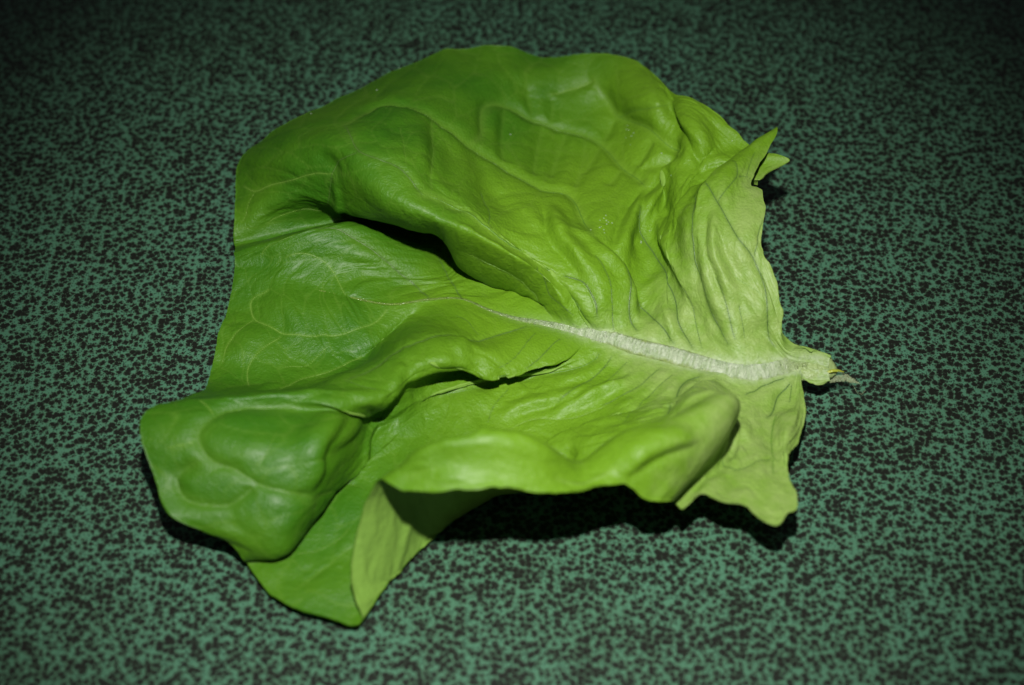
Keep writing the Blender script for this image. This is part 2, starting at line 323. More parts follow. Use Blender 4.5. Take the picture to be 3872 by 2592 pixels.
[(2272,-529,841),(1593,-1181,750),(968,-1232,650),(202,-1329,550),(-529,-1378,500),(-1293,-1468,550),(-2166,-2188,750),(-2971,-3159,900),(-3579,-3571,500),(-4583,-6012,1700),(-6368,-6878,1700),(-8011,-7002,1500)],
[(2376,-563,846),(1735,-1079,773),(1067,-1507,700),(325,-1639,607),(-457,-1743,550),(-1272,-2014,610),(-2090,-2460,700),(-2877,-3166,750),(-3533,-3921,400),(-4674,-6192,1200),(-5758,-7368,1100),(-6859,-7181,1000)],
[(2480,-599,850),(1858,-1123,778),(1205,-1553,700),(466,-1667,584),(-319,-1746,500),(-1136,-1976,540),(-1958,-2420,600),(-2747,-3217,600),(-3482,-4308,350),(-4576,-5898,700),(-5405,-7283,600),(-6420,-7406,500)],
[(2754,-724,861),(2278,-1020,800),(1693,-1415,700),(862,-1610,588),(-42,-1746,500),(-854,-1898,488),(-1610,-2209,500),(-2289,-2870,500),(-3251,-4086,500),(-4256,-5183,400),(-5327,-6598,350),(-6378,-7420,300)],
[(3096,-880,875),(2566,-1310,789),(1962,-1690,700),(1135,-1925,595),(234,-2110,500),(-646,-2248,438),(-1482,-2520,400),(-2162,-3097,394),(-2858,-4007,400),(-3719,-5347,400),(-4815,-7336,400),(-5965,-8067,300)],
[(3437,-1019,885),(2911,-1465,793),(2302,-1873,700),(1445,-2169,595),(507,-2425,500),(-410,-2648,438),(-1267,-2964,400),(-1939,-3445,394),(-2579,-4262,400),(-3280,-5820,417),(-4104,-7490,400),(-5153,-8716,300)],
[(3777,-1147,893),(3244,-1666,859),(2631,-2140,800),(1777,-2479,650),(846,-2782,500),(-62,-3098,434),(-919,-3490,400),(-1646,-3964,369),(-2297,-4729,350),(-2864,-6168,355),(-3457,-7761,350),(-4193,-9068,300)],
[(3981,-1224,897),(3444,-1766,893),(2829,-2273,850),(1976,-2671,678),(1046,-3047,500),(141,-3427,434),(-712,-3921,400),(-1451,-4620,355),(-2072,-5599,300),(-2544,-6977,220),(-2948,-7986,180),(-3456,-9170,300)],
[(4116,-1275,900),(3614,-1860,925),(3026,-2406,900),(2178,-2825,706),(1247,-3222,500),(373,-3561,440),(-508,-4177,400),(-1420,-5436,300),(-2105,-6713,180),(-2678,-7620,200),(-3208,-8007,600),(-3712,-8355,1000)],
[(4387,-1379,900),(3909,-2049,981),(3347,-2669,1000),(2535,-3144,819),(1642,-3565,600),(835,-3919,488),(-40,-4432,400),(-1093,-5354,300),(-1855,-6455,150),(-2328,-6754,1000),(-2910,-7110,1700),(-3473,-7400,2200)],
[(4522,-1431,900),(4037,-2122,975),(3478,-2758,1000),(2694,-3236,869),(1839,-3646,700),(1073,-3980,610),(226,-4426,500),(-831,-5189,300),(-1475,-6055,150),(-2148,-6586,2500),(-2656,-6931,3200),(-3066,-7146,3300)],
[(4656,-1483,900),(4201,-2253,1031),(3666,-2931,1100),(2890,-3328,975),(2037,-3641,800),(1250,-3978,710),(425,-4420,600),(-501,-5100,400),(-1087,-5769,200),(-1709,-6589,3600),(-2106,-7131,3850),(-2551,-7616,3500)],
[(4757,-1522,900),(4315,-2269,1056),(3797,-2929,1150),(3056,-3333,1053),(2234,-3637,900),(1431,-3898,814),(625,-4245,700),(-172,-4845,500),(-629,-5511,400),(-1034,-6520,3950),(-1198,-7214,4100),(-1405,-7782,3650)],
[(4858,-1560,900),(4471,-2285,1075),(3996,-2927,1200),(3254,-3330,1188),(2427,-3628,1100),(1640,-3832,971),(891,-4155,800),(224,-4839,600),(-170,-5423,500),(-279,-6364,3950),(-245,-7138,4100),(-197,-7715,3650)],
[(5026,-1625,900),(4643,-2356,1125),(4185,-3012,1300),(3495,-3451,1344),(2744,-3793,1300),(2034,-4082,1169),(1412,-4400,1000),(924,-4794,367),(679,-5411,700),(819,-6431,3450),(898,-7051,3650),(923,-7675,3400)],
[(5193,-1685,900),(4818,-2378,1113),(4387,-3012,1300),(3781,-3482,1438),(3127,-3872,1500),(2469,-4210,1419),(1926,-4555,1300),(1663,-4965,1019),(1578,-5467,1200),(1620,-6114,2500),(1692,-6777,3000),(1777,-7404,3200)],
[(5363,-1717,900),(5001,-2287,1106),(4600,-2836,1300),(4064,-3337,1475),(3522,-3783,1600),(3067,-4130,1606),(2702,-4461,1600),(2440,-4864,1504),(2337,-5283,1800),(2459,-5691,3000),(2626,-6430,3400),(2537,-7084,3000)],
[(5499,-1742,900),(5157,-2204,1100),(4815,-2659,1300),(4455,-3100,1513),(4125,-3523,1700),(3866,-3917,1806),(3671,-4286,1900),(3518,-4617,1902),(3486,-4947,2200),(3654,-5315,3200),(3716,-6233,3300),(3030,-7202,2600)],
[(5668,-1774,900),(5383,-2080,1038),(5113,-2395,1200),(4870,-2738,1438),(4685,-3089,1700),(4598,-3448,1944),(4596,-3773,2200),(4638,-3994,2510),(4838,-4196,2800),(5311,-4449,3000),(5048,-5271,2700),(3626,-6902,2200)],
[(5871,-1812,900),(5657,-2128,938),(5466,-2447,1000),(5338,-2781,1138),(5252,-3099,1300),(5197,-3359,1450),(5184,-3612,1600),(5232,-3895,1775),(5306,-4202,1900),(5375,-4538,1900),(4840,-5283,1800),(3826,-6334,1600)],
[(6074,-1850,900),(5960,-2290,925),(5855,-2716,950),(5787,-3089,966),(5718,-3459,1000),(5618,-3883,1097),(5493,-4307,1200),(5359,-4668,1250),(5160,-5054,1300),(4825,-5524,1394),(4421,-6099,1500),(3997,-6827,1600)],
[(6184,-1855,900),(6082,-2318,912),(5988,-2770,930),(5920,-3179,956),(5852,-3582,1004),(5760,-4020,1098),(5644,-4473,1209),(5519,-4870,1294),(5347,-5257,1374),(5083,-5633,1466),(4768,-6044,1559),(4439,-6560,1650)],
[(6252,-1859,900),(6159,-2336,904),(6071,-2803,918),(6003,-3236,950),(5936,-3658,1006),(5848,-4106,1099),(5738,-4577,1214),(5618,-5014,1323),(5460,-5426,1424),(5235,-5796,1519),(4971,-6168,1610),(4697,-6605,1700)],
[(6348,-1863,900),(6266,-2361,893),(6187,-2851,900),(6119,-3315,941),(6054,-3765,1010),(5972,-4226,1100),(5870,-4722,1222),(5750,-5228,1367),(5603,-5698,1500),(5415,-6104,1607),(5199,-6474,1704),(4983,-6843,1800)],
[(6444,-1845,900),(6378,-2315,889),(6313,-2783,884),(6249,-3253,919),(6182,-3743,1006),(6102,-4253,1129),(6011,-4768,1265),(5910,-5254,1405),(5796,-5709,1541),(5677,-6124,1656),(5560,-6528,1755),(5445,-6943,1850)],
[(6523,-1830,900),(6470,-2279,885),(6416,-2728,870),(6356,-3202,900),(6286,-3725,1004),(6209,-4274,1152),(6127,-4805,1300),(6034,-5295,1438),(5935,-5767,1576),(5851,-6251,1700),(5789,-6758,1803),(5734,-7272,1900)],
[(6663,-1802,900),(6619,-2258,885),(6576,-2714,870),(6525,-3202,900),(6459,-3752,1004),(6385,-4334,1152),(6314,-4888,1300),(6236,-5374,1438),(6160,-5833,1576),(6128,-6330,1700),(6163,-6898,1803),(6220,-7485,1900)],
[(6768,-1782,900),(6734,-2197,885),(6701,-2611,870),(6656,-3071,900),(6588,-3618,1006),(6508,-4211,1156),(6441,-4763,1300),(6383,-5212,1423),(6336,-5617,1540),(6335,-6052,1650),(6398,-6562,1752),(6484,-7097,1850)],
[(6873,-1762,900),(6849,-2135,885),(6826,-2508,870),(6787,-2939,900),(6717,-3485,1007),(6632,-4089,1159),(6568,-4639,1300),(6529,-5065,1407),(6511,-5438,1504),(6537,-5856,1600),(6626,-6362,1700),(6737,-6890,1800)],
[(7014,-1735,900),(7003,-2097,885),(6992,-2460,870),(6965,-2851,900),(6909,-3302,1011),(6837,-3781,1167),(6775,-4218,1300),(6732,-4573,1384),(6699,-4885,1445),(6680,-5211,1500),(6680,-5570,1552),(6688,-5936,1600)],
[(7119,-1714,900),(7107,-2064,889),(7096,-2414,878),(7076,-2762,900),(7047,-3112,981),(7010,-3460,1096),(6964,-3796,1200),(6908,-4117,1276),(6844,-4426,1341),(6776,-4718,1400),(6705,-4989,1452),(6631,-5251,1500)],
[(7225,-1694,900),(7215,-1994,895),(7206,-2295,890),(7197,-2585,900),(7189,-2861,936),(7182,-3126,992),(7173,-3382,1052),(7161,-3628,1100),(7142,-3861,1132),(7119,-4082,1156),(7094,-4298,1177),(7071,-4517,1200)],
[(7330,-1674,900),(7335,-1862,899),(7340,-2055,897),(7345,-2240,897),(7353,-2406,900),(7363,-2545,908),(7376,-2661,919),(7390,-2759,934),(7405,-2847,950),(7421,-2931,968),(7437,-3016,985),(7452,-3111,1000)],
[(7471,-1647,900),(7471,-1691,900),(7471,-1736,900),(7471,-1780,900),(7471,-1825,900),(7471,-1869,900),(7471,-1914,900),(7471,-1958,900),(7471,-2003,900),(7471,-2047,900),(7471,-2092,900),(7471,-2136,900)],
[(7743,-1679,900),(7739,-1725,891),(7735,-1771,882),(7730,-1817,873),(7726,-1863,864),(7722,-1909,855),(7718,-1955,845),(7714,-2001,836),(7710,-2047,827),(7706,-2093,818),(7702,-2139,809),(7697,-2186,800)],
[(8214,-1773,900),(8215,-1806,891),(8217,-1840,882),(8218,-1873,873),(8220,-1907,864),(8221,-1940,855),(8223,-1973,845),(8224,-2007,836),(8226,-2040,827),(8227,-2074,818),(8229,-2107,809),(8230,-2140,800)]]
MID = [(8214,-1773,900),(8145,-1758,900),(8076,-1741,900),(8008,-1722,900),(7939,-1704,900),(7871,-1686,900),(7802,-1669,900),(7733,-1655,900),(7664,-1644,900),(7594,-1637,900),(7523,-1636,900),(7452,-1640,900),(7380,-1649,900),(7308,-1662,900),(7236,-1678,900),(7164,-1695,900),(7091,-1713,900),(7019,-1731,900),(6946,-1747,900),(6874,-1762,900),(6802,-1777,900),(6730,-1794,900),(6658,-1811,900),(6585,-1828,900),(6513,-1844,900),(6442,-1858,900),(6370,-1870,900),(6299,-1879,900),(6228,-1883,900),(6157,-1885,900),(6087,-1883,900),(6017,-1878,900),(5947,-1870,900),(5878,-1860,900),(5808,-1848,900),(5739,-1835,900),(5670,-1819,900),(5601,-1802,900),(5532,-1784,900),(5463,-1765,900),(5394,-1745,900),(5325,-1725,900),(5256,-1705,900),(5187,-1686,900),(5118,-1665,900),(5048,-1643,900),(4979,-1620,900),(4911,-1596,901),(4842,-1570,901),(4773,-1543,901),(4704,-1516,902),(4635,-1488,902),(4566,-1459,902),(4497,-1430,902),(4428,-1401,902),(4359,-1373,902),(4290,-1344,902),(4221,-1316,901),(4151,-1289,901),(4082,-1262,900),(4012,-1236,899),(3943,-1210,898),(3873,-1185,896),(3803,-1160,895),(3734,-1134,894),(3664,-1109,892),(3594,-1083,890),(3524,-1057,889),(3455,-1031,887),(3385,-1004,885),(3315,-976,883),(3245,-948,880),(3175,-918,878),(3105,-886,876),(3035,-854,873),(2965,-821,870),(2895,-787,868),(2825,-753,865),(2755,-720,862),(2684,-687,859),(2614,-655,856),(2544,-624,853),(2473,-596,850),(2402,-569,847),(2331,-543,844),(2260,-518,841),(2189,-495,838),(2118,-472,834),(2047,-449,831),(1976,-427,828),(1904,-404,825),(1833,-382,822),(1761,-359,820),(1690,-335,818),(1618,-312,816),(1547,-289,814),(1475,-265,812),(1403,-242,811),(1332,-219,809),(1260,-196,808),(1188,-173,806),(1116,-150,805),(1044,-128,804),(972,-106,802),(900,-83,801),(828,-62,799),(755,-41,798),(683,-22,796),(611,-4,795),(538,14,793),(466,33,792),(394,51,790),(321,70,789),(249,91,787),(176,112,786),(103,136,784),(31,162,782),(-42,191,780),(-115,221,777),(-188,254,774),(-261,287,772),(-334,322,769),(-407,359,766),(-480,396,763),(-553,434,761),(-627,474,758),(-700,519,756),(-774,567,754),(-848,617,752),(-922,669,750),(-996,719,748),(-1070,767,746),(-1144,812,744),(-1218,851,743),(-1292,884,741),(-1366,909,739),(-1440,928,737),(-1514,942,735),(-1588,950,733),(-1662,954,732),(-1735,955,730),(-1809,953,728),(-1882,948,726),(-1956,942,725),(-2029,935,723),(-2103,928,722),(-2176,921,721),(-2250,915,720),(-2323,908,719),(-2396,897,718),(-2469,884,718),(-2542,868,717),(-2615,851,716),(-2688,834,716),(-2761,816,716),(-2834,799,716),(-2906,782,716),(-2979,768,716),(-3052,755,717),(-3125,746,718),(-3198,740,719),(-3271,738,720),(-3345,740,722),(-3418,745,724),(-3492,752,727),(-3565,763,730),(-3639,775,733),(-3713,789,736),(-3787,805,740),(-3861,822,743),(-3936,840,747),(-4010,859,751),(-4084,878,755),(-4159,898,760),(-4233,918,764),(-4308,937,768),(-4382,956,772),(-4456,974,777),(-4531,991,781),(-4605,1008,786),(-4679,1024,790),(-4754,1040,795),(-4828,1057,800),(-4902,1073,806),(-4977,1090,811),(-5051,1108,816),(-5126,1125,822),(-5200,1143,827),(-5275,1162,832),(-5350,1181,837),(-5425,1201,841),(-5500,1222,845),(-5575,1244,849),(-5650,1267,853),(-5725,1292,857),(-5801,1318,861),(-5877,1346,866),(-5953,1374,870),(-6029,1403,874),(-6105,1431,877),(-6181,1459,880),(-6257,1486,882),(-6333,1512,883),(-6409,1536,883),(-6485,1558,881),(-6562,1577,879),(-6638,1594,874),(-6714,1609,868),(-6790,1623,861),(-6866,1635,853),(-6942,1645,844),(-7019,1655,834),(-7095,1664,824),(-7171,1672,813),(-7247,1681,802),(-7324,1689,791),(-7400,1697,780),(-7477,1706,769),(-7553,1715,759),(-7630,1726,750)]
RAY_S = [0.0000,0.0312,0.0579,0.0712,0.1024,0.1291,0.1514,0.1714,0.1870,0.2004,0.2137,0.2271,0.2337,0.2382,0.2432,0.2493,0.2560,0.2627,0.2694,0.2805,0.3028,0.3250,0.3517,0.3740,0.3874,0.3927,0.3963,0.3994,0.4096,0.4230,0.4497,0.4720,0.5476,0.6140,0.6710,0.7342,0.7747,0.7970,0.7747,0.7342,0.6990,0.6634,0.5833,0.5209,0.4720,0.4230,0.4007,0.3940,0.3874,0.3807,0.3740,0.3562,0.3339,0.3117,0.2894,0.2760,0.2671,0.2493,0.2404,0.2315,0.2248,0.2182,0.2070,0.1959,0.1848,0.1759,0.1647,0.1514,0.1380,0.1309,0.1264,0.1202,0.1141,0.1091,0.1002,0.0935,0.0868,0.0779,0.0712,0.0646,0.0579,0.0490,0.0312,0.0000]
FOLDS = [(1,1.30,5.50,[(18.35,5.82),(18.42,5.77),(18.48,5.72),(18.53,5.63),(18.55,5.51),(18.55,5.36),(18.54,5.2),(18.51,5.04),(18.46,4.87),(18.39,4.69),(18.29,4.49),(18.18,4.29),(18.03,4.11),(17.83,3.94),(17.53,3.81),(17.13,3.73),(16.65,3.65),(16.1,3.58),(15.5,3.51),(14.87,3.45),(14.25,3.38),(13.62,3.31),(12.99,3.21),(12.46,3.08),(12.1,2.93),(11.91,2.74),(11.88,2.55),(11.99,2.34),(12.21,2.12)]),
(1,1.80,5.00,[(8.38,7.39),(8.31,7.25),(8.24,7.12),(8.18,6.98),(8.11,6.85),(8.06,6.71),(8,6.59),(7.94,6.47),(7.88,6.34),(7.8,6.21),(7.72,6.08),(7.62,5.95),(7.51,5.82),(7.37,5.72),(7.2,5.65),(7.04,5.59),(6.92,5.51),(6.83,5.41),(6.75,5.3),(6.66,5.2),(6.56,5.11),(6.48,5.01),(6.4,4.88),(6.34,4.74),(6.27,4.58),(6.22,4.41),(6.18,4.25),(6.13,4.12)]),
(-1,2.20,6.00,[(21.65,5.18),(21.56,5.12),(21.45,5.05),(21.34,4.95),(21.23,4.84),(21.13,4.71),(21.02,4.58),(20.91,4.45),(20.78,4.3),(20.62,4.16),(20.46,4.02),(20.31,3.89),(20.18,3.77),(20.07,3.65),(19.96,3.53),(19.87,3.4),(19.77,3.27),(19.65,3.14),(19.55,3.01),(19.48,2.87),(19.45,2.72),(19.48,2.55),(19.54,2.36),(19.63,2.16),(19.72,1.94),(19.77,1.73),(19.8,1.53)]),
(0,2.00,2.80,[(18.05,4.97),(17.93,4.83),(17.75,4.69),(17.47,4.58),(17.07,4.5),(16.57,4.45),(16.01,4.39),(15.42,4.35),(14.8,4.32),(14.2,4.29),(13.62,4.24),(13.03,4.19),(12.43,4.12),(11.84,4.03),(11.38,3.95),(11.06,3.86),(10.84,3.78),(10.66,3.69),(10.53,3.59),(10.44,3.48),(10.38,3.35),(10.34,3.21),(10.31,3.05),(10.3,2.87),(10.32,2.68),(10.33,2.5),(10.32,2.34)]),
(0,-1.20,6.00,[(19.87,4.25),(19.7,4.16),(19.52,4.05),(19.33,3.92),(19.17,3.77),(19.04,3.61),(18.92,3.44),(18.81,3.27),(18.71,3.1),(18.63,2.94),(18.54,2.78),(18.43,2.6),(18.33,2.41),(18.22,2.22),(18.12,2.04),(17.99,1.86),(17.8,1.67),(17.55,1.52),(17.3,1.41),(17.06,1.32)]),
(1,2.60,7.00,[(22.71,6.41),(22.77,6.16),(22.83,5.92),(22.89,5.71),(22.95,5.52),(23.03,5.34),(23.11,5.15),(23.18,4.95),(23.23,4.74),(23.24,4.55),(23.21,4.39),(23.15,4.25),(23.09,4.11),(23.05,3.96),(23.01,3.81),(22.97,3.65),(22.93,3.48),(22.89,3.32),(22.85,3.16),(22.83,3),(22.83,2.85),(22.83,2.71),(22.83,2.59)]),
(0,2.40,7.50,[(22.47,5.9),(22.47,5.79),(22.47,5.66),(22.45,5.51),(22.43,5.35),(22.4,5.21),(22.37,5.07),(22.33,4.94),(22.29,4.8),(22.25,4.66),(22.21,4.52),(22.17,4.38),(22.11,4.25),(22.04,4.12),(21.98,3.99),(21.92,3.86),(21.86,3.73),(21.81,3.6),(21.77,3.46),(21.72,3.33),(21.66,3.21),(21.61,3.08),(21.57,2.94),(21.52,2.8),(21.47,2.66),(21.43,2.5),(21.38,2.33),(21.34,2.15),(21.32,1.95),(21.32,1.74),(21.32,1.53),(21.32,1.32),(21.32,1.12),(21.32,0.93)]),
(0,0.90,2.20,[(23.07,5.01),(22.93,5.03),(22.77,5.06),(22.59,5.09),(22.41,5.12),(22.25,5.13),(22.09,5.12),(21.93,5.09),(21.78,5.05),(21.63,5.01),(21.48,4.96),(21.35,4.9),(21.25,4.84)]),
(1,2.60,6.00,[(19.03,6.67),(19.11,6.63),(19.2,6.58),(19.31,6.52),(19.42,6.45),(19.54,6.37),(19.65,6.28),(19.77,6.19),(19.86,6.08),(19.94,5.98),(20.02,5.87),(20.11,5.75),(20.21,5.6),(20.31,5.43),(20.38,5.26),(20.46,5.08),(20.53,4.93),(20.61,4.78),(20.68,4.61),(20.75,4.43),(20.8,4.27),(20.82,4.12)]),
(1,2.60,6.00,[(16.48,7.31),(16.57,7.16),(16.71,6.99),(16.94,6.82),(17.25,6.68),(17.57,6.56),(17.84,6.48),(18.04,6.43),(18.2,6.39),(18.34,6.36),(18.47,6.33),(18.58,6.3),(18.7,6.3),(18.82,6.31),(18.94,6.29),(19.03,6.22),(19.1,6.13),(19.15,6.02),(19.19,5.9),(19.22,5.76),(19.24,5.62),(19.26,5.48),(19.31,5.35)]),
(1,2.40,9.00,[(18.56,9.64),(18.39,9.55),(18.22,9.43),(18.05,9.28),(17.91,9.1),(17.8,8.9),(17.7,8.68),(17.59,8.47),(17.45,8.27),(17.26,8.1),(17.05,7.98),(16.81,7.91),(16.59,7.87),(16.36,7.86),(16.15,7.84),(15.96,7.81),(15.77,7.77),(15.55,7.74),(15.29,7.72),(14.92,7.74),(14.33,7.84),(13.53,7.99),(12.71,8.13),(11.98,8.24)]),
(1,1.30,5.00,[(11.4,7.73),(11.45,7.43),(11.57,7.11),(11.78,6.8),(12.07,6.55),(12.42,6.33),(12.66,6.13),(12.71,5.95),(12.75,5.77),(13.11,5.55),(13.87,5.29),(14.85,5.01)]),
(0,-0.90,2.00,[(17.37,5.22),(16.92,5.1),(17.22,4.84)]),
(0,-0.80,2.20,[(17.22,7.35),(17.01,7.25),(16.78,7.16),(16.52,7.08),(16.28,7.01),(16.05,6.94),(15.81,6.87),(15.52,6.82),(15.15,6.8),(14.75,6.8)]),
(0,-0.80,2.20,[(19.8,5.48),(19.64,5.32),(19.49,5.16),(19.36,5),(19.23,4.83),(19.11,4.64),(18.99,4.46),(18.9,4.29),(18.82,4.12),(18.74,3.94),(18.64,3.75),(18.54,3.56),(18.43,3.37),(18.32,3.19),(18.2,3.02)]),
(0,-0.80,2.50,[(19.1,10.96),(19.1,10.86),(19.08,10.74),(19.05,10.6),(19.02,10.46),(18.98,10.31),(18.94,10.16),(18.9,10.02),(18.85,9.88),(18.83,9.77)]),
(0,-0.70,2.20,[(23.74,6.92),(23.82,6.77),(23.88,6.59),(23.92,6.42),(23.93,6.26),(23.93,6.12)]),
(0,-0.80,1.60,[(43.8,2.42),(44.05,2.7),(44.28,2.98),(44.49,3.26),(44.74,3.58),(45.15,4.02),(45.73,4.59)]),
(0,0.50,1.20,[(45.81,4.5),(45.48,4.1),(45.23,3.77),(45.1,3.51),(45.04,3.31),(44.99,3.11),(44.94,2.91),(44.87,2.72)]),
(1,1.70,8.00,[(63.94,11),(64.04,10.97),(64.13,10.91),(64.2,10.83),(64.26,10.73),(64.33,10.64),(64.4,10.55),(64.48,10.47),(64.55,10.39),(64.62,10.32),(64.69,10.25),(64.76,10.2),(64.83,10.15),(64.9,10.11),(64.97,10.09),(65.04,10.08),(65.1,10.08),(65.15,10.07),(65.21,10.07),(65.28,10.07),(65.36,10.07),(65.43,10.06),(65.48,10.05),(65.5,10.02)]),
(-1,2.20,9.00,[(45.65,8.37),(45.68,8.47),(45.74,8.58),(45.81,8.69),(45.9,8.79),(45.98,8.86),(46.07,8.92),(46.18,8.96),(46.29,9),(46.41,9.04),(46.56,9.06),(46.76,9.04),(47.01,9.01),(47.25,8.98),(47.46,8.97),(47.65,8.97),(47.81,8.99),(47.95,9.01),(48.07,9.04),(48.18,9.06),(48.27,9.09),(48.35,9.13),(48.47,9.16),(48.61,9.17)]),
(0,-1.00,2.20,[(61.9,6.2),(62.15,6.3),(62.4,6.43),(62.64,6.6),(62.88,6.8)]),
(-1,1.00,4.00,[(55.5,4.2),(55.14,4.12),(54.78,4.03),(54.44,3.93),(54.17,3.82),(53.98,3.7),(53.89,3.58),(53.86,3.47),(53.86,3.36),(53.88,3.24),(53.91,3.13),(53.93,3.03),(53.93,2.92),(53.91,2.8),(53.88,2.69),(53.86,2.58),(53.86,2.46),(53.86,2.34),(53.86,2.21),(53.89,2.08),(53.94,1.95),(53.99,1.83),(54.04,1.7),(54.07,1.55),(54.07,1.39),(54.07,1.22),(54.08,1.08),(54.1,0.98)]),
(1,1.20,5.00,[(60.51,9.43),(60.6,9.39),(60.69,9.3),(60.77,9.22)]),
(1,1.20,5.00,[(54.02,5.44),(53.96,5.32),(53.92,5.21),(53.88,5.11),(53.83,5),(53.77,4.88),(53.72,4.77),(53.7,4.66),(53.69,4.56),(53.69,4.45),(53.69,4.34),(53.7,4.24),(53.72,4.13),(53.75,4.02),(53.8,3.92),(53.86,3.83),(53.91,3.74),(53.96,3.65),(53.99,3.56),(54.01,3.47),(54.02,3.36),(54.02,3.24),(54.02,3.15),(54.02,3.06),(54.02,2.96),(54.02,2.86),(54.02,2.75),(54.02,2.63),(54.02,2.51),(54.04,2.39),(54.07,2.3),(54.1,2.21)]),
(0,-1.60,3.50,[(31.56,10.75),(31.53,10.7),(31.48,10.64),(31.44,10.57),(31.39,10.49),(31.35,10.42),(31.31,10.35),(31.27,10.28),(31.23,10.21),(31.19,10.14),(31.16,10.07),(31.13,9.99),(31.11,9.92),(31.08,9.85),(31.04,9.77),(30.95,9.68),(30.81,9.59),(30.62,9.5),(30.45,9.43)]),
(0,-1.00,2.20,[(27.92,9.64),(27.93,9.56),(27.95,9.47),(27.99,9.37),(28.05,9.27),(28.15,9.19),(28.3,9.14),(28.48,9.1),(28.67,9.09)]),
(-1,1.00,4.00,[(28.2,9.13),(28.33,9.09),(28.49,9.05),(28.66,9.01),(28.83,8.98),(28.99,8.96),(29.16,8.96),(29.33,8.96),(29.51,8.95),(29.84,8.95),(30.52,8.99),(31.39,9.05),(32.13,9.09)]),
(0,-0.70,1.60,[(45.07,5.82),(45.28,5.95),(45.55,6.07),(45.92,6.21),(46.41,6.38),(46.94,6.54),(47.37,6.67)]),
(-1,1.00,3.00,[(49.32,7.26),(48.79,7.43),(48.36,7.6),(48.11,7.75),(48.03,7.88),(48.08,7.98),(48.22,8.05),(48.41,8.09),(48.64,8.11),(48.9,8.11),(49.16,8.11),(49.45,8.11),(49.83,8.15),(50.51,8.32),(51.54,8.62)]),
(0,0.80,2.50,[(65.44,8.75),(65.63,7.83),(65.8,6.62),(65.88,5.31),(65.86,4.14),(65.74,3.1)]),
(0,-0.60,1.50,[(68.82,7.6),(68.61,7.19),(68.45,6.75),(68.35,6.32),(68.3,5.9)]),
(0,-0.50,1.50,[(57.36,9),(57.28,9.04),(57.2,9.08),(57.11,9.11),(57.01,9.15),(56.93,9.17),(56.86,9.17),(56.81,9.17),(56.76,9.17),(56.71,9.17),(56.65,9.17),(56.58,9.17),(56.51,9.17),(56.44,9.17),(56.37,9.17),(56.27,9.16),(56.13,9.15),(55.97,9.17),(55.78,9.26),(55.53,9.46),(55.21,9.77)]),
(1,1.80,4.00,[(44.87,9.26),(44.87,9.2),(44.87,9.14),(44.87,9.08),(44.87,9.01),(44.88,8.95),(44.9,8.89),(44.95,8.83),(44.99,8.77),(45.04,8.73),(45.09,8.67),(45.16,8.62),(45.24,8.58),(45.33,8.53),(45.41,8.48),(45.52,8.42),(45.63,8.35),(45.76,8.26),(45.94,8.15),(46.16,8.02),(46.41,7.89),(46.66,7.78),(46.89,7.69),(47.1,7.6)]),
(0,0.60,3.00,[(8.53,5.05),(8.38,4.99),(8.24,4.91),(8.09,4.81),(7.95,4.7),(7.83,4.58),(7.73,4.46),(7.62,4.35),(7.51,4.24),(7.41,4.13),(7.29,4.04),(7.17,3.95),(7.03,3.86),(6.92,3.75),(6.81,3.63),(6.68,3.51),(6.57,3.4),(6.48,3.27),(6.4,3.14)]),
(0,1.40,6.50,[(5.82,6.54),(5.73,6.47),(5.64,6.37),(5.52,6.27),(5.4,6.16),(5.29,6.02),(5.2,5.87),(5.1,5.72),(4.99,5.58),(4.9,5.42),(4.81,5.26),(4.72,5.09),(4.64,4.89),(4.55,4.65),(4.45,4.41),(4.35,4.19),(4.27,3.99)]),
(0,0.80,3.60,[(18.42,3.61),(18.35,3.46),(18.27,3.29),(18.18,3.1),(18.06,2.9),(17.94,2.72),(17.81,2.55),(17.68,2.39),(17.54,2.25),(17.4,2.13),(17.25,2.01),(17.08,1.9),(16.89,1.78),(16.64,1.66),(16.33,1.53),(15.98,1.4),(15.63,1.29),(15.3,1.19)]),
(0,0.90,3.80,[(22.41,3.86),(22.39,3.72),(22.35,3.56),(22.29,3.4),(22.23,3.24),(22.17,3.1),(22.13,2.96),(22.09,2.81),(22.07,2.66),(22.07,2.49),(22.11,2.29),(22.17,2.08),(22.23,1.84),(22.29,1.59),(22.35,1.35),(22.41,1.15)]),
(0,0.60,3.00,[(20.68,3.57),(20.68,3.42),(20.68,3.26),(20.68,3.08),(20.71,2.91),(20.75,2.73),(20.8,2.55),(20.84,2.38),(20.88,2.19),(20.91,2),(20.95,1.8),(20.97,1.61)]),
(0,1.00,3.00,[(57.06,1.91),(57.09,2),(57.15,2.1),(57.26,2.22),(57.42,2.37),(57.61,2.5),(57.8,2.63),(58.03,2.77),(58.48,2.95),(59.3,3.23),(60.18,3.54),(60.68,3.77),(60.94,3.96),(61.24,4.19),(61.48,4.4),(61.56,4.57),(61.54,4.71),(61.5,4.84),(61.47,4.96),(61.44,5.06),(61.4,5.14)]),
(0,0.90,2.60,[(53.69,1.53),(53.7,1.63),(53.72,1.76),(53.78,1.91),(53.85,2.07),(53.94,2.22),(54.02,2.37),(54.1,2.51),(54.18,2.65),(54.25,2.79),(54.31,2.93),(54.34,3.04),(54.37,3.14),(54.42,3.23)]),
(0,1.00,4.00,[(71.61,2.42),(71.41,2.59),(71.2,2.82),(70.98,3.12),(70.77,3.48),(70.58,3.85),(70.44,4.23),(70.33,4.62),(70.25,5),(70.18,5.36),(70.14,5.65),(70.13,5.9)]),
(0,1.20,4.00,[(78.56,4.29),(78.34,4.57),(78.11,4.89),(77.87,5.25),(77.65,5.61),(77.46,5.93),(77.3,6.24),(77.15,6.51),(77.02,6.74),(76.89,6.91),(76.78,7.05)]),
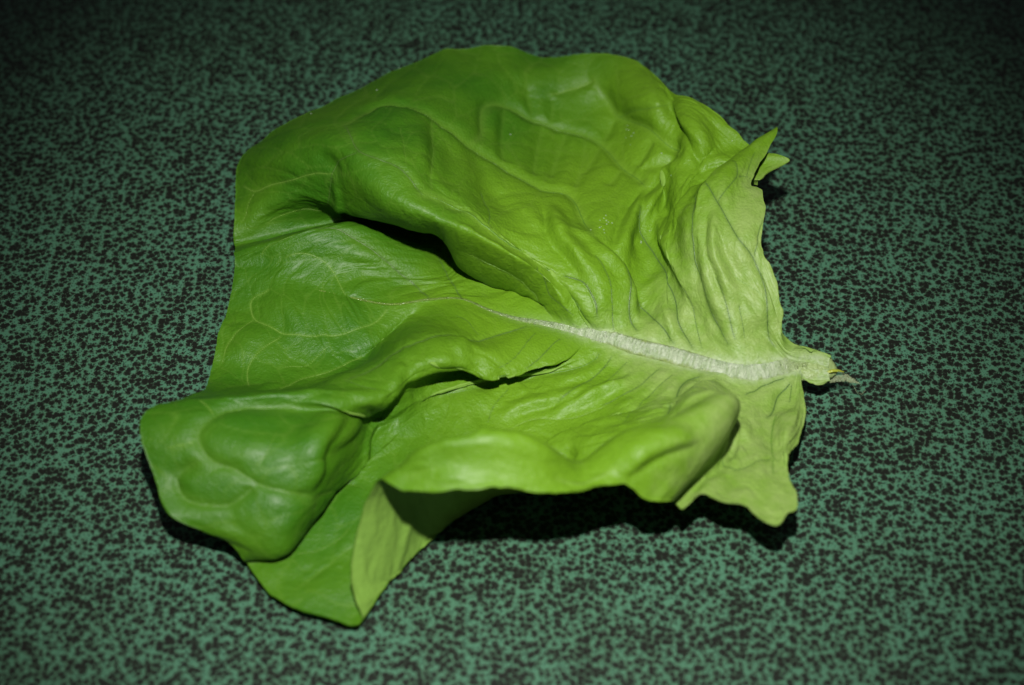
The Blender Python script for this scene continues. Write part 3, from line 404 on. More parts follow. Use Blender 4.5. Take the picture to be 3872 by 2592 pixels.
(0,0.90,3.50,[(20.24,10.24),(20.16,10.19),(20.09,10.12),(20.01,10.03),(19.92,9.94),(19.82,9.85),(19.73,9.77),(19.65,9.67),(19.58,9.55),(19.49,9.43),(19.4,9.3),(19.31,9.19),(19.24,9.08),(19.17,8.96)]),
(0,1.00,4.00,[(24.18,9.85),(24.11,9.87),(24.03,9.91),(23.94,9.97),(23.85,10.02),(23.74,10.07),(23.64,10.11),(23.54,10.15),(23.43,10.19),(23.31,10.22),(23.21,10.25),(23.11,10.27),(23.01,10.29),(22.91,10.31),(22.81,10.32),(22.71,10.33),(22.59,10.35),(22.48,10.37),(22.37,10.39),(22.27,10.42),(22.16,10.44),(22.04,10.46),(21.92,10.49),(21.79,10.53),(21.65,10.56),(21.52,10.59),(21.38,10.6),(21.25,10.62),(21.13,10.62),(21.04,10.62),(20.94,10.63),(20.82,10.66)]),
(0,0.90,4.00,[(25.65,9.22),(25.65,9.14),(25.65,9.04),(25.65,8.92),(25.67,8.79),(25.69,8.66),(25.72,8.52),(25.77,8.38),(25.85,8.24),(25.96,8.1),(26.09,7.96),(26.24,7.83),(26.38,7.74),(26.51,7.66),(26.62,7.6),(26.7,7.56)]),
(0,-0.80,3.50,[(24.94,8.88),(24.94,8.79),(24.94,8.7),(24.94,8.61),(24.94,8.49),(24.94,8.38),(24.96,8.26),(24.98,8.14),(25.02,8.02),(25.06,7.89),(25.12,7.76),(25.21,7.6),(25.33,7.43),(25.46,7.26),(25.61,7.1),(25.75,6.95),(25.88,6.81),(26.01,6.68),(26.14,6.53),(26.29,6.38),(26.47,6.23),(26.66,6.09),(26.82,5.96),(26.94,5.86)]),
(0,-0.90,3.50,[(24.25,8.83),(24.25,8.75),(24.25,8.66),(24.25,8.56),(24.25,8.45),(24.25,8.32),(24.24,8.2),(24.23,8.07),(24.2,7.94),(24.19,7.81),(24.18,7.67),(24.18,7.53),(24.18,7.39),(24.18,7.26),(24.16,7.14),(24.14,7.01),(24.12,6.88),(24.12,6.74),(24.12,6.6),(24.12,6.46),(24.12,6.31),(24.12,6.16),(24.14,5.99),(24.17,5.82),(24.2,5.65),(24.23,5.49),(24.25,5.35),(24.27,5.22),(24.31,5.1)]),
(0,0.90,3.00,[(23.55,6.33),(23.54,6.24),(23.51,6.14),(23.47,6.03),(23.43,5.92),(23.39,5.8),(23.38,5.67),(23.39,5.5),(23.44,5.31),(23.49,5.13),(23.55,4.97)]),
(0,-0.70,4.00,[(35.7,7.39),(35.7,7.21),(35.71,6.99),(35.74,6.69),(35.79,6.34),(35.85,5.99),(35.91,5.63),(35.95,5.27),(35.99,4.92),(36.03,4.57),(36.06,4.21),(36.03,3.83),(35.99,3.47),(35.95,3.14)]),
(0,0.60,4.00,[(37.85,8.15),(37.9,7.97),(37.95,7.77),(38,7.55),(38.04,7.32),(38.09,7.06),(38.13,6.81),(38.17,6.54),(38.2,6.26),(38.2,5.98),(38.2,5.69),(38.2,5.4),(38.22,5.11),(38.25,4.81),(38.26,4.5),(38.27,4.18),(38.27,3.89),(38.29,3.64),(38.31,3.45),(38.33,3.27)]),
(0,-0.70,5.00,[(40.12,9.39),(40.12,9.3),(40.11,9.19),(40.1,9.06),(40.07,8.89),(40.04,8.71),(40.02,8.53),(39.99,8.35),(39.97,8.17),(39.96,7.99),(39.94,7.81),(39.91,7.64),(39.89,7.47),(39.88,7.3),(39.86,7.12),(39.82,6.92),(39.78,6.7),(39.74,6.47),(39.69,6.23),(39.63,5.98),(39.58,5.71),(39.53,5.42),(39.49,5.1),(39.45,4.74),(39.41,4.38),(39.39,4.06),(39.39,3.8),(39.42,3.6),(39.47,3.44)]),
(0,1.00,1.60,[(44.25,6.71),(44.14,6.51),(44.06,6.31),(44,6.09),(43.94,5.87),(43.88,5.65),(43.8,5.45),(43.69,5.27)]),
(0,0.80,1.50,[(42.96,8.58),(43.01,8.52),(43.07,8.45),(43.19,8.38),(43.35,8.32),(43.48,8.27),(43.54,8.21),(43.6,8.16),(43.69,8.11),(43.77,8.06),(43.83,8),(43.88,7.93),(43.91,7.85),(43.92,7.77),(43.92,7.69),(43.92,7.6),(43.92,7.5),(43.92,7.4),(43.92,7.29),(43.95,7.19),(44,7.08),(44.07,6.98),(44.18,6.9),(44.36,6.84),(44.56,6.8)]),
(0,0.90,1.60,[(44.14,3.57),(44.17,3.79),(44.21,4.02),(44.25,4.24),(44.29,4.45),(44.39,4.7),(44.48,4.93),(44.5,5.09),(44.42,5.15),(44.27,5.16),(44.11,5.17),(43.95,5.19),(43.8,5.22)]),
(0,0.90,1.90,[(43.04,2.59),(43.42,2.85),(43.72,3.07),(43.9,3.25),(44.03,3.43),(44.14,3.61)])]
VEINS = [(0.55,-1.00,0.19,[(9.86,7.9),(9.19,7.88),(8.73,7.87),(8.47,7.85),(8.27,7.84),(8.06,7.86),(7.84,7.94),(7.62,8.04),(7.41,8.17),(7.2,8.3),(7.01,8.4),(6.84,8.48),(6.66,8.53),(6.5,8.57),(6.34,8.59),(6.23,8.6),(6.15,8.61),(6.07,8.63),(5.94,8.69),(5.75,8.77),(5.56,8.86),(5.38,8.94),(5.24,8.99),(5.12,8.99),(5.02,8.97),(4.92,8.96),(4.82,8.97),(4.72,8.98),(4.64,8.95),(4.56,8.91),(4.47,8.87),(4.39,8.78),(4.31,8.65),(4.23,8.5),(4.15,8.31),(4.08,8.06),(4.01,7.75),(3.94,7.37),(3.88,6.91),(3.82,6.37),(3.78,5.78),(3.74,5.21),(3.69,4.68),(3.61,4.21),(3.47,3.83),(3.3,3.53)]),
(0.35,-1.00,0.11,[(7.99,7.94),(7.97,8.17),(7.94,8.43),(7.93,8.7),(7.94,8.95),(7.99,9.17),(8.05,9.39),(8.12,9.56),(8.22,9.61),(8.39,9.51),(8.67,9.3),(9.07,9.05)]),
(0.30,-1.00,0.11,[(8.17,9.73),(8.17,10.02),(8.12,10.45),(7.99,11)]),
(0.25,-0.80,0.07,[(8.12,10.45),(8.23,10.37),(8.34,10.3),(8.46,10.24),(8.56,10.21),(8.65,10.21),(8.73,10.19)]),
(0.35,-1.00,0.11,[(5.2,9.22),(5.25,9.48),(5.29,9.77),(5.32,10.02),(5.41,10.2),(5.55,10.34),(5.7,10.48),(5.81,10.64),(5.9,10.8),(5.98,10.92)]),
(0.80,-0.90,0.28,[(10.38,7.22),(10.27,7.03),(10.16,6.84),(10.04,6.63),(9.94,6.42),(9.86,6.21),(9.8,6.02),(9.75,5.85),(9.71,5.69),(9.66,5.55),(9.61,5.45),(9.55,5.38),(9.5,5.29),(9.46,5.17),(9.42,5.02),(9.36,4.87),(9.32,4.73),(9.25,4.61),(9.1,4.53),(8.88,4.49),(8.64,4.46),(8.44,4.41),(8.26,4.36),(8.1,4.29),(7.95,4.2),(7.84,4.1),(7.76,3.98),(7.71,3.85),(7.65,3.71),(7.58,3.57),(7.47,3.42),(7.33,3.29),(7.17,3.15),(7,3),(6.84,2.84),(6.69,2.66),(6.55,2.45),(6.43,2.22),(6.34,2)]),
(0.35,-1.00,0.11,[(6.75,5.27),(6.68,5.19),(6.59,5.1),(6.49,5),(6.41,4.88),(6.34,4.74),(6.27,4.6),(6.22,4.45),(6.18,4.28),(6.15,4.11),(6.11,3.92),(6.07,3.71),(6.04,3.47),(6,3.19),(5.95,2.9),(5.9,2.63)]),
(0.25,-0.90,0.07,[(13.86,3.86),(13.02,3.84),(12.24,3.79),(11.62,3.71),(11.19,3.61),(10.9,3.51),(10.69,3.41),(10.53,3.3),(10.4,3.17),(10.31,3.03),(10.24,2.87),(10.2,2.72),(10.17,2.55),(10.13,2.38),(10.07,2.21),(10,2.04),(9.93,1.85),(9.85,1.65),(9.77,1.45),(9.69,1.25),(9.62,1.08),(9.58,0.93)]),
(0.25,-0.80,0.06,[(5.46,5.01),(5.46,4.77),(5.43,4.53),(5.4,4.28),(5.37,4.04),(5.35,3.8),(5.31,3.54),(5.29,3.25),(5.29,2.93)]),
(0.80,-0.90,0.28,[(19.38,5.95),(19.33,5.82),(19.28,5.67),(19.21,5.5),(19.1,5.31),(18.97,5.1),(18.85,4.9),(18.74,4.71),(18.64,4.53),(18.54,4.35),(18.43,4.17),(18.33,3.98),(18.22,3.81),(18.1,3.64),(17.96,3.5),(17.78,3.36),(17.53,3.26),(17.19,3.19),(16.8,3.13),(16.39,3.06),(15.97,2.97),(15.58,2.87),(15.23,2.76),(14.91,2.64),(14.61,2.5),(14.42,2.33),(14.37,2.12),(14.41,1.92),(14.4,1.73),(14.2,1.58),(13.82,1.44),(13.29,1.32),(12.66,1.21),(12.01,1.1),(11.47,0.99),(11.1,0.86),(10.84,0.72)]),
(0.70,-0.90,0.25,[(19.38,2.68),(19.22,2.54),(19.05,2.39),(18.91,2.21),(18.78,2.01),(18.67,1.81),(18.55,1.61),(18.41,1.41),(18.24,1.22),(18.01,1.04),(17.67,0.88),(17.2,0.77),(16.69,0.68),(16.2,0.59)]),
(0.40,0.50,0.08,[(7,6.16),(6.79,6.32),(6.54,6.49),(6.3,6.63),(6.09,6.68),(5.93,6.65),(5.81,6.59),(5.67,6.58),(5.49,6.65),(5.29,6.78),(5.1,6.94),(4.92,7.12),(4.75,7.36),(4.58,7.65),(4.42,7.94),(4.27,8.2)]),
(0.60,-1.00,0.19,[(20.68,4.16),(20.58,4.02),(20.48,3.86),(20.39,3.69),(20.34,3.53),(20.31,3.35),(20.31,3.17),(20.34,2.97),(20.39,2.76),(20.46,2.53),(20.52,2.29),(20.56,2.05),(20.55,1.83),(20.51,1.61),(20.45,1.41),(20.38,1.22),(20.31,1.06)]),
(0.30,-0.90,0.08,[(21.79,4.03),(21.7,3.88),(21.63,3.71),(21.57,3.53),(21.52,3.37),(21.48,3.21),(21.46,3.05),(21.47,2.87),(21.5,2.68),(21.54,2.48),(21.59,2.25),(21.65,2),(21.72,1.74),(21.81,1.48),(21.9,1.22),(21.98,0.96),(22.04,0.72)]),
(0.60,-0.80,0.17,[(23.74,3.19),(23.55,3.13),(23.36,3.07),(23.17,2.99),(23.02,2.9),(22.91,2.78),(22.85,2.64),(22.83,2.47),(22.81,2.3),(22.79,2.12),(22.78,1.95),(22.81,1.74),(22.9,1.48),(23.01,1.19)]),
(0.35,-0.70,0.08,[(27.51,2.68),(27.96,2.53),(28.42,2.38),(28.76,2.21),(28.96,2.05),(29.09,1.88),(29.18,1.71),(29.23,1.55),(29.2,1.41),(29.07,1.28),(28.9,1.16),(28.75,1.03),(28.6,0.9),(28.41,0.78),(28.2,0.68)]),
(1.30,0.70,-0.25,[(24.25,0.72),(24.25,0.86),(24.29,1.01),(24.34,1.17),(24.4,1.35),(24.47,1.51),(24.57,1.64),(24.69,1.74),(24.8,1.84),(24.92,1.94),(25.06,2.04),(25.19,2.14),(25.28,2.25),(25.37,2.37),(25.46,2.47),(25.55,2.58),(25.64,2.69),(25.7,2.81),(25.74,2.93),(25.76,3.06),(25.78,3.19),(25.78,3.31),(25.77,3.44),(25.84,3.55),(26.16,3.63),(26.62,3.68),(26.92,3.75),(27,3.86),(27.01,3.99),(27.03,4.12),(27.05,4.25),(27.07,4.37),(27.09,4.5),(27.11,4.64),(27.11,4.79),(27.11,4.92),(27.11,5.05),(27.11,5.18),(27.11,5.31),(27.11,5.44),(27.09,5.58),(27.07,5.72),(27.04,5.86),(27,5.99),(26.96,6.12),(26.93,6.24),(26.91,6.37),(26.89,6.5),(26.89,6.62),(26.91,6.74),(26.94,6.84),(26.98,6.93),(27.04,7.02),(27.12,7.11),(27.23,7.18)]),
(0.50,-0.80,0.25,[(27.23,7.18),(27.19,7.25),(27.16,7.33),(27.13,7.42),(27.1,7.53),(27.07,7.63),(27.05,7.73),(27.03,7.83),(27.01,7.92),(27,8.01),(27,8.1),(27,8.19),(27,8.28),(27.01,8.37),(27.03,8.45),(27.05,8.54),(27.05,8.63),(27.06,8.74),(27.07,8.83),(27.07,8.92),(27.04,9.04),(26.98,9.17),(26.91,9.32),(26.84,9.45),(26.79,9.59),(26.75,9.72),(26.71,9.84),(26.7,9.94)]),
(0.40,-0.80,0.20,[(27.05,9),(27.15,9.02),(27.26,9.05),(27.38,9.09),(27.52,9.13),(27.67,9.17),(27.85,9.2),(28.05,9.21),(28.27,9.2),(28.47,9.19),(28.66,9.18),(28.85,9.18),(29.02,9.19),(29.18,9.21),(29.36,9.23),(29.6,9.26),(29.93,9.3),(30.42,9.34),(30.96,9.39),(31.46,9.43)]),
(0.35,0.60,0.15,[(28.48,9.17),(28.57,9.23),(28.64,9.3),(28.7,9.39),(28.78,9.47),(28.88,9.54),(28.98,9.61),(29.08,9.69),(29.21,9.77),(29.33,9.85),(29.43,9.92),(29.51,9.99),(29.58,10.07),(29.65,10.15),(29.7,10.23),(29.74,10.31),(29.77,10.38),(29.81,10.45),(29.86,10.52),(29.91,10.59),(29.93,10.65),(29.92,10.71),(29.85,10.77),(29.75,10.83),(29.65,10.87)]),
(0.30,0.50,0.12,[(29.96,10.7),(30.09,10.73),(30.24,10.76),(30.42,10.78),(30.61,10.8),(30.82,10.82),(31.02,10.84),(31.21,10.87)]),
(0.30,0.50,0.12,[(31.56,9.43),(31.55,9.49),(31.53,9.56),(31.49,9.64),(31.47,9.71),(31.46,9.78),(31.47,9.85),(31.49,9.92),(31.53,9.99),(31.56,10.07),(31.59,10.14),(31.63,10.21),(31.66,10.28),(31.7,10.35),(31.75,10.4),(31.82,10.45),(31.9,10.49)]),
(0.40,0.40,0.30,[(25.12,9.34),(25.12,9.26),(25.13,9.16),(25.15,9.04),(25.17,8.92),(25.19,8.79),(25.23,8.67),(25.27,8.55),(25.3,8.44),(25.35,8.32),(25.41,8.18),(25.5,8.04),(25.6,7.9),(25.72,7.76),(25.85,7.63),(25.99,7.51),(26.15,7.4),(26.33,7.31),(26.5,7.22),(26.65,7.15),(26.78,7.1),(26.89,7.05)]),
(0.25,0.30,0.12,[(25.89,9.17),(25.93,9.07),(25.97,8.94),(26.02,8.79),(26.09,8.63),(26.18,8.48),(26.3,8.34),(26.44,8.2),(26.59,8.09),(26.73,8),(26.84,7.94)]),
(0.35,-0.60,0.20,[(24.44,6.92),(24.44,6.83),(24.46,6.72),(24.49,6.58),(24.54,6.4),(24.61,6.22),(24.7,6.04),(24.83,5.85),(25.08,5.61),(25.52,5.35),(26.18,5.1),(26.94,4.88)]),
(0.50,0.60,0.20,[(30.23,0.38),(30.25,0.47),(30.29,0.57),(30.36,0.68),(30.39,0.84),(30.27,1.06),(30.01,1.35),(29.78,1.62),(29.67,1.84),(29.64,2.01),(29.6,2.18),(29.56,2.35),(29.54,2.51),(29.51,2.66),(29.5,2.8),(29.48,2.95),(29.46,3.1),(29.45,3.26),(29.44,3.41),(29.44,3.57),(29.44,3.72),(29.44,3.88),(29.44,4.04),(29.44,4.2),(29.43,4.37),(29.41,4.53),(29.4,4.65),(29.39,4.76)]),
(0.95,0.55,0.45,[(21.52,5.14),(21.52,5.27),(21.52,5.41),(21.52,5.57),(21.54,5.73),(21.57,5.9),(21.6,6.06),(21.64,6.21),(21.67,6.35),(21.71,6.48),(21.76,6.61),(21.83,6.73),(21.91,6.83),(21.98,6.89),(22.07,6.93),(22.17,6.95),(22.29,6.96),(22.41,6.97),(22.51,6.98),(22.59,7.01),(22.67,7.05),(22.75,7.11),(22.84,7.17),(22.93,7.23),(23.01,7.29),(23.09,7.35),(23.17,7.41),(23.25,7.47),(23.33,7.55),(23.41,7.62),(23.49,7.69),(23.55,7.76),(23.62,7.83),(23.7,7.9),(23.78,7.97),(23.86,8.04),(23.93,8.11),(23.99,8.2),(24.06,8.28),(24.14,8.35),(24.23,8.42),(24.33,8.5),(24.42,8.58),(24.5,8.66),(24.57,8.74),(24.63,8.8),(24.72,8.88),(24.82,8.95),(24.92,9.02),(24.99,9.09),(25.06,9.17),(25.13,9.26),(25.21,9.34),(25.28,9.42),(25.34,9.48),(25.39,9.56),(25.45,9.64),(25.51,9.72),(25.58,9.79),(25.65,9.85),(25.72,9.91),(25.79,9.97),(25.86,10.03),(25.92,10.09),(25.98,10.13),(26.04,10.16),(26.11,10.18),(26.17,10.17),(26.24,10.15),(26.31,10.11),(26.37,10.08),(26.44,10.05),(26.52,10.02),(26.59,10),(26.65,9.98),(26.7,9.98)]),
(0.90,0.55,0.50,[(19.1,6.63),(19.24,6.74),(19.4,6.87),(19.56,6.99),(19.72,7.09),(19.87,7.18),(20.01,7.28),(20.16,7.39),(20.28,7.5),(20.38,7.62),(20.46,7.73),(20.53,7.85),(20.61,7.97),(20.68,8.08),(20.76,8.18),(20.85,8.28),(20.94,8.35),(21.03,8.41),(21.11,8.45),(21.2,8.5),(21.3,8.55),(21.4,8.6),(21.5,8.63),(21.61,8.68),(21.72,8.72),(21.83,8.76),(21.93,8.79),(22.03,8.83),(22.13,8.88),(22.23,8.92),(22.33,8.96),(22.43,8.99),(22.52,9.02),(22.61,9.05),(22.71,9.1),(22.81,9.16),(22.88,9.23),(22.95,9.29),(23.03,9.34),(23.11,9.4),(23.2,9.46),(23.29,9.51),(23.39,9.54),(23.49,9.55),(23.59,9.54),(23.67,9.49),(23.72,9.42),(23.76,9.33),(23.78,9.21),(23.8,9.09),(23.81,8.96),(23.82,8.85),(23.85,8.75),(23.91,8.65),(24,8.56),(24.12,8.48),(24.25,8.41)]),
(0.85,0.55,0.50,[(16.99,7.01),(17.41,7.06),(17.77,7.17),(18.06,7.34),(18.29,7.51),(18.49,7.68),(18.67,7.84),(18.82,7.98),(18.96,8.13),(19.1,8.28),(19.23,8.43),(19.35,8.56),(19.47,8.67),(19.58,8.76),(19.7,8.84),(19.81,8.91),(19.92,8.97),(20.03,9.04),(20.13,9.1),(20.21,9.19),(20.26,9.29),(20.31,9.4),(20.36,9.51),(20.41,9.63),(20.46,9.74),(20.53,9.84),(20.58,9.95),(20.62,10.05),(20.66,10.15),(20.68,10.24)]),
(0.50,0.50,0.30,[(20.68,10.24),(20.83,10.18),(20.98,10.12),(21.13,10.07),(21.26,10.02),(21.39,9.98),(21.52,9.94),(21.65,9.9),(21.79,9.85),(21.92,9.81),(22.04,9.77)]),
(0.50,-0.20,0.40,[(20.16,9.09),(20.06,9.1),(19.94,9.13),(19.82,9.16),(19.7,9.18),(19.58,9.2),(19.45,9.21),(19.31,9.22),(19.17,9.22),(19.01,9.22),(18.82,9.22),(18.62,9.23),(18.42,9.25),(18.22,9.26),(18.05,9.26)]),
(0.40,0.35,0.32,[(22.35,8.92),(22.36,8.86),(22.37,8.78),(22.41,8.67),(22.45,8.57),(22.49,8.45),(22.52,8.34),(22.55,8.24),(22.58,8.14),(22.61,8.02),(22.65,7.89),(22.69,7.76),(22.72,7.64),(22.75,7.53),(22.77,7.43)]),
(0.40,0.35,0.32,[(21.79,8.66),(21.81,8.58),(21.86,8.49),(21.92,8.39),(21.98,8.28),(22.02,8.17),(22.06,8.06),(22.11,7.94),(22.17,7.81),(22.23,7.69),(22.27,7.56),(22.31,7.45),(22.35,7.35)]),
(0.40,0.35,0.32,[(21.32,8.49),(21.32,8.42),(21.32,8.33),(21.34,8.21),(21.37,8.08),(21.4,7.96),(21.44,7.84),(21.47,7.73),(21.52,7.6),(21.58,7.46),(21.63,7.32),(21.67,7.2),(21.7,7.1),(21.72,7.01)]),
(0.40,0.35,0.32,[(20.82,8.28),(20.9,8.2),(20.97,8.11),(21.04,8.01),(21.11,7.91),(21.18,7.81),(21.25,7.72),(21.34,7.62),(21.43,7.52),(21.49,7.43),(21.52,7.35)]),
(0.40,0.35,0.32,[(20.24,7.43),(20.31,7.34),(20.39,7.25),(20.49,7.15),(20.61,7.06),(20.72,6.98),(20.82,6.92)]),
(0.40,0.35,0.32,[(20.16,9.09),(20.24,8.99),(20.31,8.88),(20.39,8.76),(20.48,8.65),(20.58,8.54),(20.67,8.43),(20.75,8.34),(20.82,8.28)]),
(0.40,0.35,0.32,[(19.03,7.94),(19.1,7.86),(19.17,7.77),(19.24,7.68),(19.31,7.59),(19.4,7.51),(19.51,7.43),(19.63,7.36),(19.72,7.31)]),
(0.40,0.35,0.32,[(16.99,7.01),(17.19,6.91),(17.49,6.83),(17.83,6.79),(18.13,6.82),(18.37,6.9),(18.6,6.99),(18.82,7.09),(19.03,7.16),(19.21,7.2),(19.37,7.23),(19.51,7.26)]),
(0.40,0.35,0.32,[(22.59,9.05),(22.59,9.15),(22.59,9.27),(22.59,9.42),(22.59,9.56),(22.59,9.7),(22.59,9.84),(22.59,9.96),(22.59,10.07)]),
(0.40,0.35,0.32,[(22.11,8.92),(22.09,9.02),(22.06,9.13),(22.03,9.25),(22,9.37),(21.99,9.51),(22,9.65),(22.04,9.77)]),
(0.40,0.35,0.32,[(23.19,9.43),(23.23,9.36),(23.26,9.27),(23.29,9.16),(23.31,9.04),(23.33,8.92),(23.35,8.79),(23.37,8.68),(23.37,8.57),(23.39,8.45),(23.41,8.32),(23.43,8.2),(23.44,8.07),(23.45,7.96),(23.47,7.86),(23.49,7.77)]),
(0.45,-0.90,0.25,[(33.97,0.25),(33.97,0.54),(33.97,0.86),(33.98,1.21),(34.01,1.6),(34.02,2.12),(34.02,2.74),(34.02,3.34),(34.02,3.81),(34.02,4.13),(34.02,4.36),(34.02,4.56),(34.02,4.75),(34.01,4.98),(33.99,5.21),(33.99,5.39),(34.01,5.52),(34.02,5.67),(34.02,5.85),(34.03,6.04),(34.04,6.22),(34.07,6.41),(34.1,6.59),(34.13,6.77),(34.16,6.93),(34.18,7.1),(34.2,7.29),(34.2,7.53),(34.2,7.79),(34.2,8.05),(34.2,8.28),(34.18,8.52),(34.16,8.75),(34.13,8.95),(34.09,9.14),(34.01,9.32),(33.93,9.47),(33.85,9.6)]),
(0.40,-0.90,0.22,[(33.02,0),(33.02,0.35),(33.02,0.77),(33.02,1.28),(33.02,1.89),(33.02,2.58),(33.02,3.27),(33.02,3.89),(33.02,4.43),(33.04,4.89),(33.05,5.31),(33.03,5.67),(33,5.96),(32.94,6.18),(32.88,6.37)]),
(0.30,0.50,0.15,[(36.87,1.74),(36.44,2.26),(36.11,2.77),(35.87,3.24),(35.71,3.69),(35.6,4.1),(35.52,4.49),(35.46,4.86),(35.41,5.23),(35.35,5.59),(35.31,5.93),(35.26,6.24),(35.22,6.55),(35.19,6.83),(35.19,7.09),(35.19,7.33),(35.22,7.54),(35.29,7.72),(35.38,7.87),(35.48,7.98)]),
(0.30,0.80,0.15,[(39,0.51),(39.03,0.83),(39.05,1.15),(39.07,1.44),(39.05,1.7),(39.03,1.97),(39.01,2.24),(39,2.5),(39,2.76),(39,3.03),(39,3.33),(39,3.65),(39,3.97),(39,4.27),(39,4.59),(38.98,4.9),(38.96,5.22),(38.94,5.56),(38.96,5.91),(38.98,6.25),(39,6.55),(39,6.8),(39,7.03),(39,7.28),(39,7.51),(39,7.71),(39,7.89),(38.98,8.05),(38.93,8.22),(38.87,8.38),(38.82,8.56),(38.78,8.75),(38.74,8.96),(38.7,9.16),(38.63,9.32),(38.5,9.44),(38.35,9.51),(38.18,9.54),(38.02,9.52),(37.89,9.39),(37.81,9.18),(37.76,8.9),(37.7,8.6),(37.63,8.3),(37.55,8.03)]),
(0.30,0.60,0.12,[(39.15,8.2),(39.26,8.34),(39.37,8.49),(39.5,8.65),(39.63,8.82),(39.77,8.99),(39.91,9.14),(40.04,9.3),(40.19,9.45),(40.33,9.58),(40.46,9.69),(40.62,9.78),(40.8,9.83),(41,9.85),(41.22,9.84),(41.43,9.81)]),
(0.25,0.80,0.10,[(38.66,9.43),(38.76,9.59),(38.89,9.76),(39.06,9.92),(39.23,10.06),(39.39,10.18),(39.53,10.29),(39.66,10.39),(39.8,10.49),(39.96,10.56),(40.12,10.61),(40.27,10.64),(40.39,10.66),(40.49,10.66)]),
(0.30,0.80,0.12,[(40.49,4.71),(40.5,4.91),(40.52,5.14),(40.55,5.43),(40.59,5.74),(40.64,6.06),(40.71,6.35),(40.77,6.61),(40.82,6.83),(40.84,7.03),(40.85,7.22),(40.85,7.39),(40.87,7.56),(40.9,7.72),(40.94,7.88),(40.99,8.06),(41.07,8.24),(41.18,8.41),(41.31,8.58),(41.45,8.74),(41.6,8.89),(41.77,9)]),
(0.20,0.60,0.08,[(39.47,5.9),(39.63,6.13),(39.8,6.37),(39.96,6.63),(40.11,6.88),(40.24,7.12),(40.34,7.33),(40.39,7.51),(40.42,7.69),(40.42,7.85),(40.4,8),(40.4,8.15),(40.42,8.32),(40.47,8.49),(40.49,8.62)]),
(0.20,0.50,0.08,[(35.38,9.51),(35.14,9.62),(34.88,9.75),(34.65,9.86),(34.51,9.88),(34.45,9.81),(34.43,9.72),(34.38,9.65),(34.32,9.6),(34.24,9.59),(34.14,9.6),(34.02,9.64)]),
(0.55,-0.70,0.35,[(43.48,0.3),(43.45,0.38),(43.38,0.47),(43.29,0.57),(43.2,0.67),(43.12,0.78),(43.06,0.91),(43.02,1.04),(42.99,1.18),(42.99,1.33),(43.01,1.51),(43.03,1.68),(43.04,1.85),(43.06,2.05),(43.08,2.27),(43.08,2.47),(43.04,2.63),(42.99,2.78),(42.97,2.93),(42.97,3.1),(42.98,3.29),(43.01,3.48),(43.03,3.68),(43.04,3.86),(43.04,4.02),(43.04,4.17),(43.03,4.32),(43.01,4.46),(42.98,4.58),(42.94,4.7),(42.89,4.8),(42.85,4.91),(42.83,5.04),(42.83,5.17),(42.85,5.29),(42.88,5.43),(42.91,5.57),(42.94,5.72),(42.96,5.86),(42.98,6),(43.01,6.15),(43.03,6.3),(43.04,6.46),(43.04,6.61),(43.04,6.75),(43.04,6.86),(43.04,6.97)]),
(0.25,-0.60,0.10,[(42.96,7.09),(43.07,7.06),(43.21,7.04),(43.35,7.02),(43.48,7),(43.59,6.98),(43.7,6.95),(43.8,6.92),(43.92,6.9),(44.03,6.88)]),
(0.25,-1.00,0.12,[(44.03,0.55),(44.06,0.72),(44.11,0.9),(44.16,1.08),(44.22,1.25),(44.27,1.42),(44.33,1.58),(44.39,1.74),(44.46,1.92),(44.56,2.14),(44.67,2.38),(44.77,2.62),(44.87,2.85)]),
(0.30,-1.00,0.15,[(44.77,0.42),(44.75,0.53),(44.73,0.67),(44.75,0.84),(44.77,1.01),(44.8,1.17),(44.84,1.33),(44.87,1.49),(44.91,1.66),(44.98,1.86),(45.07,2.08)]),
(0.20,-0.70,0.10,[(41.99,1.44),(42.06,1.4),(42.15,1.38),(42.26,1.39),(42.37,1.45),(42.49,1.54),(42.62,1.61),(42.74,1.65),(42.83,1.66)]),
(0.70,-0.40,0.35,[(51.22,1.1),(51.29,1.28),(51.33,1.45),(51.34,1.63),(51.33,1.79),(51.3,1.94),(51.26,2.08),(51.22,2.21),(51.19,2.32),(51.14,2.43),(51.11,2.54),(51.1,2.64),(51.06,2.74),(51.01,2.82),(50.95,2.91),(50.91,3.01),(50.9,3.11),(50.91,3.22),(50.95,3.33),(51.01,3.45),(51.07,3.57),(51.13,3.71),(51.19,3.85),(51.22,3.99)]),
(0.70,-0.40,0.35,[(46.06,3.31),(45.98,3.44),(45.98,3.57),(45.98,3.69)]),
(0.70,-0.40,0.35,[(51.11,4.63),(51.14,4.76),(51.19,4.9),(51.22,5.04),(51.23,5.17),(51.26,5.28),(51.29,5.4),(51.29,5.52),(51.25,5.65),(51.19,5.78),(51.09,5.9),(50.96,6.01),(50.73,6.05),(50.31,6.02),(49.79,5.97),(49.41,5.99),(49.22,6.11),(49.12,6.24)]),
(0.25,-1.00,0.12,[(52.29,1.27),(52.33,1.42),(52.42,1.6),(52.56,1.81),(52.71,2.02),(52.85,2.22),(52.98,2.39),(53.09,2.56),(53.18,2.7),(53.27,2.85),(53.39,2.99),(53.52,3.14),(53.66,3.29),(53.77,3.42),(53.86,3.53)]),
(0.25,-0.80,0.10,[(51.73,4.29),(51.87,4.39),(52.04,4.52),(52.26,4.65),(52.49,4.78),(52.72,4.93),(52.95,5.08),(53.18,5.23),(53.41,5.36),(53.61,5.48)]),
(0.30,0.30,0.12,[(51.22,6.07),(51.47,6.13),(51.73,6.19),(51.97,6.26),(52.19,6.33),(52.38,6.43),(52.56,6.54),(52.71,6.67),(52.83,6.8),(52.92,6.92),(53.01,7.04),(53.1,7.16),(53.18,7.31),(53.27,7.47)]),
